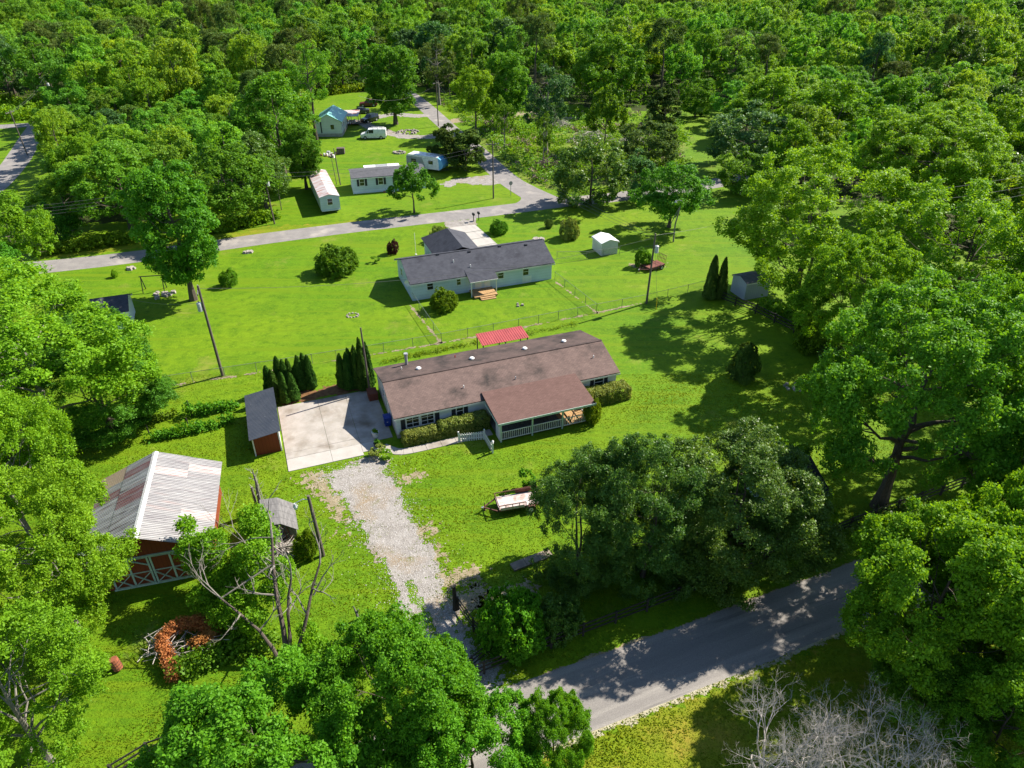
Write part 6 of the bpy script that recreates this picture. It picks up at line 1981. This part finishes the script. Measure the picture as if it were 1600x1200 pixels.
def dead_tree(label, cx, cy, H, seed, r=.14, depth=6, n=3, leanx=0, bark='dead_twig'):
    p = G(cx, cy, H * .75)
    p.z = 0
    t = thing('dead_tree', label, 'tree', p)
    rng = random.Random(seed)
    tm, bm = MB(), MB()
    for k in range(n):
        a = 6.28 * k / n + rng.uniform(-.4, .4)
        q = Vector((math.cos(a) * .5, math.sin(a) * .5, H * .38))
        tm.tube([(math.cos(a) * .1, math.sin(a) * .1, 0), (q.x * .6, q.y * .6, q.z * .55), q], [r, r * .85, r * .7], 7)
        branches(bm, q, (math.cos(a) * .5 + leanx, math.sin(a) * .5, 1), r * .7, H * .19, depth, rng, .62, .06)
    tm.build('trunk', bark, t)
    bm.build('branches', bark, t)
    return t
dead_tree('bare grey dead tree at the bottom right, left crown of twigs', 1215, 1155, 8.5, 3, .1, 6, 9)
dead_tree('bare grey dead tree at the bottom right, middle crown of twigs', 1295, 1160, 9, 5, .1, 6, 9)
dead_tree('bare grey dead tree at the bottom right, right crown of twigs', 1415, 1165, 8.5, 8, .1, 6, 9)

HD = thing('half_dead_tree', 'half-dead tree with bare grey limbs and bright leaves beside the barn', 'tree', G(450, 1040))
rng = random.Random(12)
def to_local(px, py, z):
    return G(px, py, z) - HD.location
stems = [((0, 0, 0), to_local(432, 930, 3.5), to_local(425, 840, 6.5), .19), ((.3, .2, 0), to_local(480, 960, 2.8), to_local(500, 880, 5.2), .16), ((-.3, -.1, 0), to_local(405, 985, 2.2), to_local(345, 935, 4.0), .15), ((0, .3, 0), to_local(450, 960, 3), to_local(455, 905, 5), .16)]
for (a, b2, c2, r) in stems:
    a, b2, c2 = Vector(a), Vector(b2), Vector(c2)
    tm = MB()
    tm.tube([a, a.lerp(b2, .5) + Vector((.1, 0, .1)), b2, b2.lerp(c2, .5) + Vector((-.1, .1, 0)), c2], [r, r * .85, r * .7, r * .55, r * .4], 8)
    tm.build('trunk', 'bark', HD)
    for (q, dd, ln) in ((c2, c2 - b2, 1.7), (b2, Vector((rng.gauss(0, 1), rng.gauss(0, 1), .5)), 1.4), (b2.lerp(c2, .5), Vector((rng.gauss(0, 1), -1, .4)), 1.4)):
        bm = MB()
        branches(bm, q, dd, r * .42, ln, 3, rng, .5, .12)
        bm.build('bare_branch', 'bark_pale', HD)
t2 = to_local(375, 835, 6.5)
bm = MB()
branches(bm, to_local(425, 840, 6.3), t2 - to_local(425, 840, 6.3), .045, 2.0, 3, rng, .4, .1)
bm.build('bare_branch', 'bark_pale', HD)
for (px, py, z, ex, ey, ez) in ((395, 860, 5.0, 345, 800, 7), (505, 900, 4.6, 522, 872, 5.8), (345, 935, 3.6, 305, 905, 4.2)):
    a, b2 = to_local(px, py, z), to_local(ex, ey, ez)
    bm = MB().tube([to_local(428, 880, 4.6) if px < 450 else to_local(490, 930, 3.6), a, a.lerp(b2, .1)], [.06, .05, .045], 6)
    branches(bm, a, b2 - a, .045, (b2 - a).length * .6, 3, rng, .38, .12)
    bm.build('bare_branch', 'bark_pale', HD)
rg = np.random.default_rng(5)
blobs = [(330, 850, 5.2, 1.1), (395, 815, 5.4, 1.1), (345, 900, 4.2, 1.3), (395, 870, 4.6, 1.2), (440, 890, 4.0, .8), (310, 880, 4.2, .9), (370, 940, 3.4, 1.2), (320, 930, 3.2, 1.0), (425, 920, 3.4, .8), (290, 820, 5.6, .6), (370, 905, 4, 1.2), (300, 855, 4.8, 1.0), (350, 960, 2.6, 1.0), (415, 835, 5.2, .8), (395, 965, 2.4, .8), (490, 1010, 1.0, .8), (480, 985, 1.6, .6)]
C, D = [], []
for (px, py, z, r) in blobs:
    c = to_local(px, py, z * (.95 if px > 385 or py < 860 else .56))
    for _ in range(int(120 * r * r)):
        d = rg.normal(0, 1, 3)
        d /= np.linalg.norm(d)
        C.append(np.array(c) + d * r * rg.uniform(.5, 1.1))
        D.append(d)
P, N, T, l, w_, tt = leaves_from_clumps(rg, np.array(C), np.array(D), .3, 24, .17, .12)
obj('crown', leaf_mesh('half_dead_crown', P, N, T, l, w_, tt, LF['bright']), HD)
SN2 = thing('dead_snag', 'thin dead snag with stub twigs behind the old grey shed', 'tree', G(410, 800))
tm, bm = MB(), MB()
tm.tube([(0, 0, 0), (.03, 0, 1.8), (.08, .05, 3.2), (.0, .1, 4.4)], [.2, .16, .1, .03], 8).tube([(-.35, 0, 0), (-.38, .05, 2.6)], [.12, .1], 7)
for k in range(10):
    z = 1.2 + k * .3
    a = k * 2.4
    branches(bm, (.05, .03, z), (math.cos(a), math.sin(a), .9), .03, .5, 1, rng)
tm.build('trunk', 'bark_pale', SN2)
bm.build('branches', 'dead_twig', SN2)

# brush pile with orange dead needles
BP = thing('brush_pile', 'pile of cut brush with orange dead evergreen sprays on the grass', 'brush pile', G(285, 1010))
sticks = MB()
rng = random.Random(9)
for k in range(60):
    a = rng.uniform(0, 6.28)
    c2 = Vector((rng.uniform(-2.0, 2.2), rng.uniform(-1.2, 1.0), rng.uniform(.1, .7)))
    e = Vector((math.cos(a), math.sin(a), rng.uniform(-.2, .3))) * rng.uniform(.5, 1.4)
    sticks.tube([c2 - e, c2 + Vector((0, 0, .1)), c2 + e], [.03, .025, .008], 4)
sticks.build('sticks', 'dead_twig', BP)
def spray(pts, rad, n, mat, name, L=.16, seed=1, per=14):
    rg = np.random.default_rng(seed)
    a = np.array([np.array(p - BP.location) for p in pts])
    t = rg.uniform(0, len(a) - 1, n)
    i = np.minimum(t.astype(int), len(a) - 2)
    c = a[i] + (a[i + 1] - a[i]) * (t - i)[:, None]
    d = unit(rg.normal(0, 1, (n, 3)) + np.array([0, 0, .6]))
    c = c + d * rad * rg.uniform(.3, 1.0, (n, 1))
    c[:, 2] = np.maximum(c[:, 2], .08)
    P, N, T, l, w_, tt = leaves_from_clumps(rg, c, d, .2, per, L, L * .45)
    obj(name, leaf_mesh(name, P, N, T, l, w_, tt, LF[mat]), BP)
spray([G(340, 985, .6), G(310, 972, .8), G(275, 978, .8), G(252, 1000, .7), G(262, 1030, .5), G(275, 1058, .3)], .55, 560, 'deadneedle', 'dead_sprays', seed=2)
spray([G(300, 1005, .5), G(325, 1000, .6), G(335, 985, .5)], .5, 220, 'deadneedle', 'dead_sprays', seed=3)
foliage_line('green weeds growing over the brush pile', [G(285, 1050), G(330, 1030), G(380, 1010), G(420, 1010)], 240, .9, .9, 'bush', .2, 14, 'weeds', kind='stuff')
def brush_heap(label, px, py, w_, hgt, seed, mat='dead_twig'):
    t = thing('brush_heap', label, 'brush pile', G(px, py))
    m = MB()
    rng = random.Random(seed)
    for k in range(170):
        a = rng.uniform(0, 6.28)
        r = rng.random() ** .5
        c2 = Vector((math.cos(a) * r * w_, math.sin(a) * r * w_ * .6, hgt * (1 - r * r) * rng.uniform(.3, 1) + .1))
        b_ = rng.uniform(0, 6.28)
        e = Vector((math.cos(b_), math.sin(b_), rng.uniform(-.3, .6))) * rng.uniform(.5, 1.5)
        m.tube([c2 - e, c2 + Vector((0, 0, .15)), c2 + e], [.05, .04, .01], 3)
    m.build('sticks', mat, t)
brush_heap('grey pile of cut branches beside the two-tone round tree', 925, 222, 5.5, 2.6, 3)
brush_heap('lower grey pile of cut branches right of the round tree', 985, 228, 3.5, 2.2, 6)
brush_heap('shaded heap of dead branches beside the broad very dark tree', 858, 262, 3.5, 1.6, 4, 'bark')
brush_heap('dead branches heaped at the scrub edge behind the thin tree', 872, 198, 3, 2.2, 5)
brush_heap('twiggy heap under the small tree by the old shed', 430, 862, .9, .7, 11)

# planters' growth
for t_, mt in ((P1, 'bush'), (P2, 'mid')):
    rg = np.random.default_rng(3)
    C = rg.uniform(-.22, .22, (24, 3)) + np.array([0, 0, .62])
    P, N, T, l, w_, tt = leaves_from_clumps(rg, C, unit(C - np.array([0, 0, .4])), .12, 10, .14, .1)
    obj('foliage', leaf_mesh('planter_leaves', P, N, T, l, w_, tt, LF[mt]), t_)

# --- grass blades on the near lawn
rg = np.random.default_rng(1)
n = 250000
yy = 20 + (64 - 20) * rg.uniform(0, 1, n) ** 1.25
xx = rg.uniform(-1, 1, n) * (yy * .62 + 16)
blk = [DRV, [uv(-1.6, 51.5), uv(8.3, 51.5), uv(8.3, 62.4), uv(-1.6, 62.4)], [uv(8.3, 53), uv(31.3, 53), uv(31.3, 62.1), uv(8.3, 62.1)], [uv(17, 49), uv(26.6, 49), uv(26.6, 53.2), uv(17, 53.2)],
       [uv(-4.1, 54.8), uv(-1.4, 54.8), uv(-1.4, 62.2), uv(-4.1, 62.2)], [nr(-200, 20.6), nr(200, 20.6), nr(200, 25.2), nr(-200, 25.2)],
       [uv(6.5, 50.2), uv(17.5, 50.2), uv(17.5, 53.2), uv(6.5, 53.2)], [uv(-1, 62.3), uv(7.8, 62.3), uv(7.8, 64.4), uv(-1, 64.4)],
       [BL.matrix_basis @ Vector(q) for q in ((0, 0, 0), (bw, 0, 0), (bw, bd, 0), (0, bd, 0))]]
ok = np.ones(n, bool)
pts = np.stack([xx, yy], 1)
for poly in blk:
    P_ = np.array([(a[0], a[1]) for a in poly])
    Q_ = np.roll(P_, -1, 0)
    ins = np.zeros(n, bool)
    for i in range(len(P_)):
        c = (P_[i, 1] > yy) != (Q_[i, 1] > yy)
        with np.errstate(divide='ignore', invalid='ignore'):
            ins ^= c & (xx < (Q_[i, 0] - P_[i, 0]) * (yy - P_[i, 1]) / (Q_[i, 1] - P_[i, 1]) + P_[i, 0])
    if poly is DRV:
        be = np.full(n, 1e9)
        for i in range(len(P_)):
            dd = Q_[i] - P_[i]
            t = np.clip(((pts - P_[i]) @ dd) / (dd @ dd), 0, 1)
            be = np.minimum(be, np.hypot(*(pts - (P_[i] + t[:, None] * dd)).T))
        gn = np.zeros(n)
        for k in range(7):
            a_ = k * 2.4
            gn += np.sin((xx * math.cos(a_) + yy * math.sin(a_)) * (1.1 + .5 * k) + k) / 3
        ins &= rg.uniform(0, 1, n) > np.clip(.75 - be * .6 + gn * .45, 0.01, .9) * .55
    ok &= ~ins
pts = pts[ok]
n = len(pts)
dn = np.zeros(n)
for f, a in ((.12, 1.0), (.35, 1), (1.3, .8), (4.0, .6)):
    ph = rg.uniform(0, 6.28, (6, 3))
    for k in range(6):
        th_ = ph[k, 0]
        dn += a / 6 * np.sin((pts[:, 0] * np.cos(th_) + pts[:, 1] * np.sin(th_)) * f * (1 + .3 * np.sin(ph[k, 2])) * 2 + ph[k, 1])
hh = np.clip(.05 + .035 * dn, .015, .15) * rg.uniform(.6, 1.4, n)
w = rg.uniform(.035, .085, n)
an = rg.uniform(0, 6.28, n)
lean = rg.normal(0, .5, (n, 2)) * hh[:, None]
V = np.zeros((n, 3, 3))
V[:, 0, :2] = pts - np.stack([np.cos(an), np.sin(an)], 1) * w[:, None]
V[:, 1, :2] = pts + np.stack([np.cos(an), np.sin(an)], 1) * w[:, None]
V[:, 2, :2] = pts + lean
V[:, 2, 2] = hh
me = bpy.data.meshes.new('grass_blades')
me.vertices.add(n * 3)
me.vertices.foreach_set('co', V.reshape(-1).astype(np.float32))
me.loops.add(n * 3)
me.loops.foreach_set('vertex_index', np.arange(n * 3, dtype=np.int32))
me.polygons.add(n)
me.polygons.foreach_set('loop_start', np.arange(0, n * 3, 3, dtype=np.int32))
me.update()
me.attributes.new('tint', 'FLOAT', 'FACE').data.foreach_set('value', np.clip(.5 + .25 * dn + rg.normal(0, .22, n), 0, 1).astype(np.float32))
me.materials.append(LF['blade'])
obj('grass', me, label='short mown grass of the near lawn', kind='stuff')

# --- loose stones along the gravel drive
rg = np.random.default_rng(8)
C = []
dp = [(p.x, p.y) for p in DRV]
x0, x1 = min(p[0] for p in dp) - 2, max(p[0] for p in dp) + 2
y0_, y1_ = min(p[1] for p in dp) - 1, max(p[1] for p in dp) + 1
while len(C) < 9000:
    p = (rg.uniform(x0, x1), rg.uniform(y0_, y1_))
    dd = edge_dist(p, dp) if rg.uniform() < .5 else 0
    if inside(p, dp) or (dd and rg.uniform() < math.exp(-dd * 1.6)):
        C.append(p)
C = np.array(C)
n = len(C)
sz_ = rg.uniform(.02, .06, n)
V = np.zeros((n, 4, 3))
a_ = rg.uniform(0, 6.28, n)
for k in range(3):
    V[:, k, 0] = C[:, 0] + np.cos(a_ + k * 2.1) * sz_
    V[:, k, 1] = C[:, 1] + np.sin(a_ + k * 2.1) * sz_
    V[:, k, 2] = .018
V[:, 3, :2] = C
V[:, 3, 2] = .018 + sz_ * rg.uniform(.5, 1, n)
F = (np.arange(n)[:, None, None] * 4 + np.array([[0, 1, 3], [1, 2, 3], [2, 0, 3]])[None]).reshape(-1, 3)
me = bpy.data.meshes.new('gravel_stones')
me.vertices.add(n * 4)
me.vertices.foreach_set('co', V.reshape(-1).astype(np.float32))
me.loops.add(n * 9)
me.loops.foreach_set('vertex_index', F.reshape(-1).astype(np.int32))
me.polygons.add(n * 3)
me.polygons.foreach_set('loop_start', np.arange(0, n * 9, 3, dtype=np.int32))
me.update()
me.materials.append(MT['stone_pale'])
obj('gravel', me, label='loose pale stones on and beside the driveway', kind='stuff')
